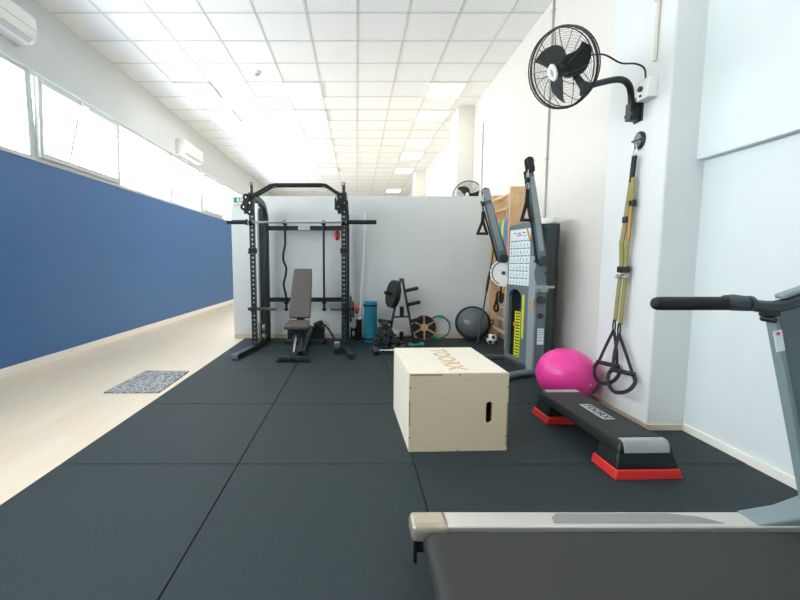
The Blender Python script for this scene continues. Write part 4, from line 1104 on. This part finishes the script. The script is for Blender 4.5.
for s, yc in ((1, 1.445), (-1, .615)):
    mb = MB(); mb.bar((1.822, yc, .14), (1.582, yc, 1.0), .03, .17, up=(1, 0, 0), h2=.15); up_ = mb.build('upright', M['tmgrey'], tm, bevel=.012)
    mb = MB(); mb.bar((1.727, yc, .2), (1.511, yc, .965), .036, .02, up=(1, 0, 0)); mb.build('edge_strip', M['tmlight'], up_, bevel=.004)
    mb = MB(); mb.prism([(1.48, .195), (1.52, .16), (2.05, .1), (2.05, .31), (1.77, .28), (1.62, .22)], yc-.055, yc+.035, Matrix(((1, 0, 0, 0), (0, 0, 1, 0), (0, 1, 0, 0), (0, 0, 0, 1)))); mb.build('upright_base', M['tmlight'], tm, bevel=.006)
    mb = MB(); mb.tube([(1.075, yc, ZH), (1.077, yc, ZH), (1.082, yc, ZH), (1.092, yc, ZH), (1.11, yc, ZH), (1.37, yc, ZH), (1.375, yc, ZH)], [.013, .018, .0215, .0238, .0247, .0247, .0235], 18); mb.build('hand_grip', M['blackrub'], tm)
    mb = MB(); mb.tube([(1.335, yc, ZH+.005), (1.36, yc, ZH+.004), (1.405, yc, ZH)], [.026, .03, .028], 18); mb.tube([(1.415, yc, ZH), (1.43, yc, ZH)], .028, 18); mb.build('cuff', M['mchdark'], tm)
    mb = MB(); mb.tube(smooth_path([(1.4, yc, ZH), (1.45, yc, ZH-.008), (1.5, yc, ZH-.012), (1.55, yc, ZH-.004), (1.63, yc, ZH+.025), (1.75, yc, ZH+.07), (1.88, yc, ZH+.11)], 5), .022, 14); mb.build('handrail', M['mchdark'], tm)
    mb = MB(); mb.bar((1.53, yc, ZH+.024), (1.84, yc, ZH+.135), .04, .02); mb.build('rail_cover', M['tmlight'], tm, bevel=.008)
    mb = MB(); mb.box(1.475, 1.53, yc-.015, yc+.015, .965, .995); mb.cyl((1.5, yc-.025, .955), (1.5, yc+.025, .955), .011, 12); mb.build('bolt_lug', M['black'], tm, bevel=.004)
    if s > 0:
        mb = MB(); mb.bar((1.516, yc-.0195, .915), (1.536, yc-.0195, .84), .03, .003, up=(0, 1, 0)); sk = mb.build('sticker', M['paper'], up_)
        mb = MB(); mb.lathe([(0, 0), (.007, 0), (.007, .001), (0, .001)], frame_m((1.518, yc-.0212, .905), (0, -1, 0)), 12); mb.build('sticker_dot', M['inkpink'], sk)
mb = MB(); mb.bar((1.88, .6, 1.12), (1.88, 1.46, 1.12), .1, .08); mb.bar((1.92, .7, 1.2), (1.92, 1.36, 1.2), .06, .26, up=(-.5, 0, 1)); mb.build('console', M['mchdark'], tm, bevel=.02)
mb = MB(); mb.box(1.75, 2.08, .68, 1.38, .13, .26); mb.build('motor_cover', M['black'], tm, bevel=.03)

# ------------------------------------------------------------------ light
w = bpy.data.worlds.new('sky'); scene.world = w; w.use_nodes = True
nt = w.node_tree; bg = nt.nodes['Background']
tc = nt.nodes.new('ShaderNodeTexCoord'); sp3 = nt.nodes.new('ShaderNodeSeparateXYZ'); nt.links.new(tc.outputs['Generated'], sp3.inputs[0])
ramp = nt.nodes.new('ShaderNodeMapRange'); ramp.inputs['From Min'].default_value = -.06; ramp.inputs['From Max'].default_value = .06
ramp.inputs['To Min'].default_value = 12.5; ramp.inputs['To Max'].default_value = 13        # sunlit pale ground below the horizon, hazy sky above
nt.links.new(sp3.outputs['Z'], ramp.inputs['Value']); nt.links.new(ramp.outputs[0], bg.inputs[1])
bg.inputs[0].default_value = (.975, .99, 1, 1)
for k in range(len(wy)-1):
    wz0 = 1.0 if -2 < wy[k] < -1 else WZ0
    ld = bpy.data.lights.new('window_daylight', 'AREA'); ld.shape = 'RECTANGLE'; ld.size = WZ1-wz0; ld.size_y = wy[k+1]-wy[k]
    ld.cycles.is_portal = True
    lo_ = bpy.data.objects.new('window_daylight', ld); COL.objects.link(lo_)
    lo_.matrix_world = Matrix.Translation(V((XL-.2, (wy[k]+wy[k+1])/2, (wz0+WZ1)/2))) @ Matrix.Rotation(-PI/2, 4, 'Y')

# ------------------------------------------------------------------ camera
cd = bpy.data.cameras.new('camera'); cam = bpy.data.objects.new('camera', cd); COL.objects.link(cam)
cd.sensor_width = 36; cd.lens = 18; cd.shift_x = 43/800; cd.clip_start = .05
cam.location = (0, 0, 1.162); cam.rotation_euler = (PI/2 - math.atan(38/400), 0, 0)
scene.camera = cam
vs = scene.view_settings
vs.view_transform = 'Standard'; vs.look = 'None'; vs.exposure = 0.11; vs.gamma = 1; vs.use_curve_mapping = False
scene.cycles.max_bounces = 10; scene.cycles.diffuse_bounces = 6; scene.cycles.transparent_max_bounces = 12
scene.cycles.use_denoising = True
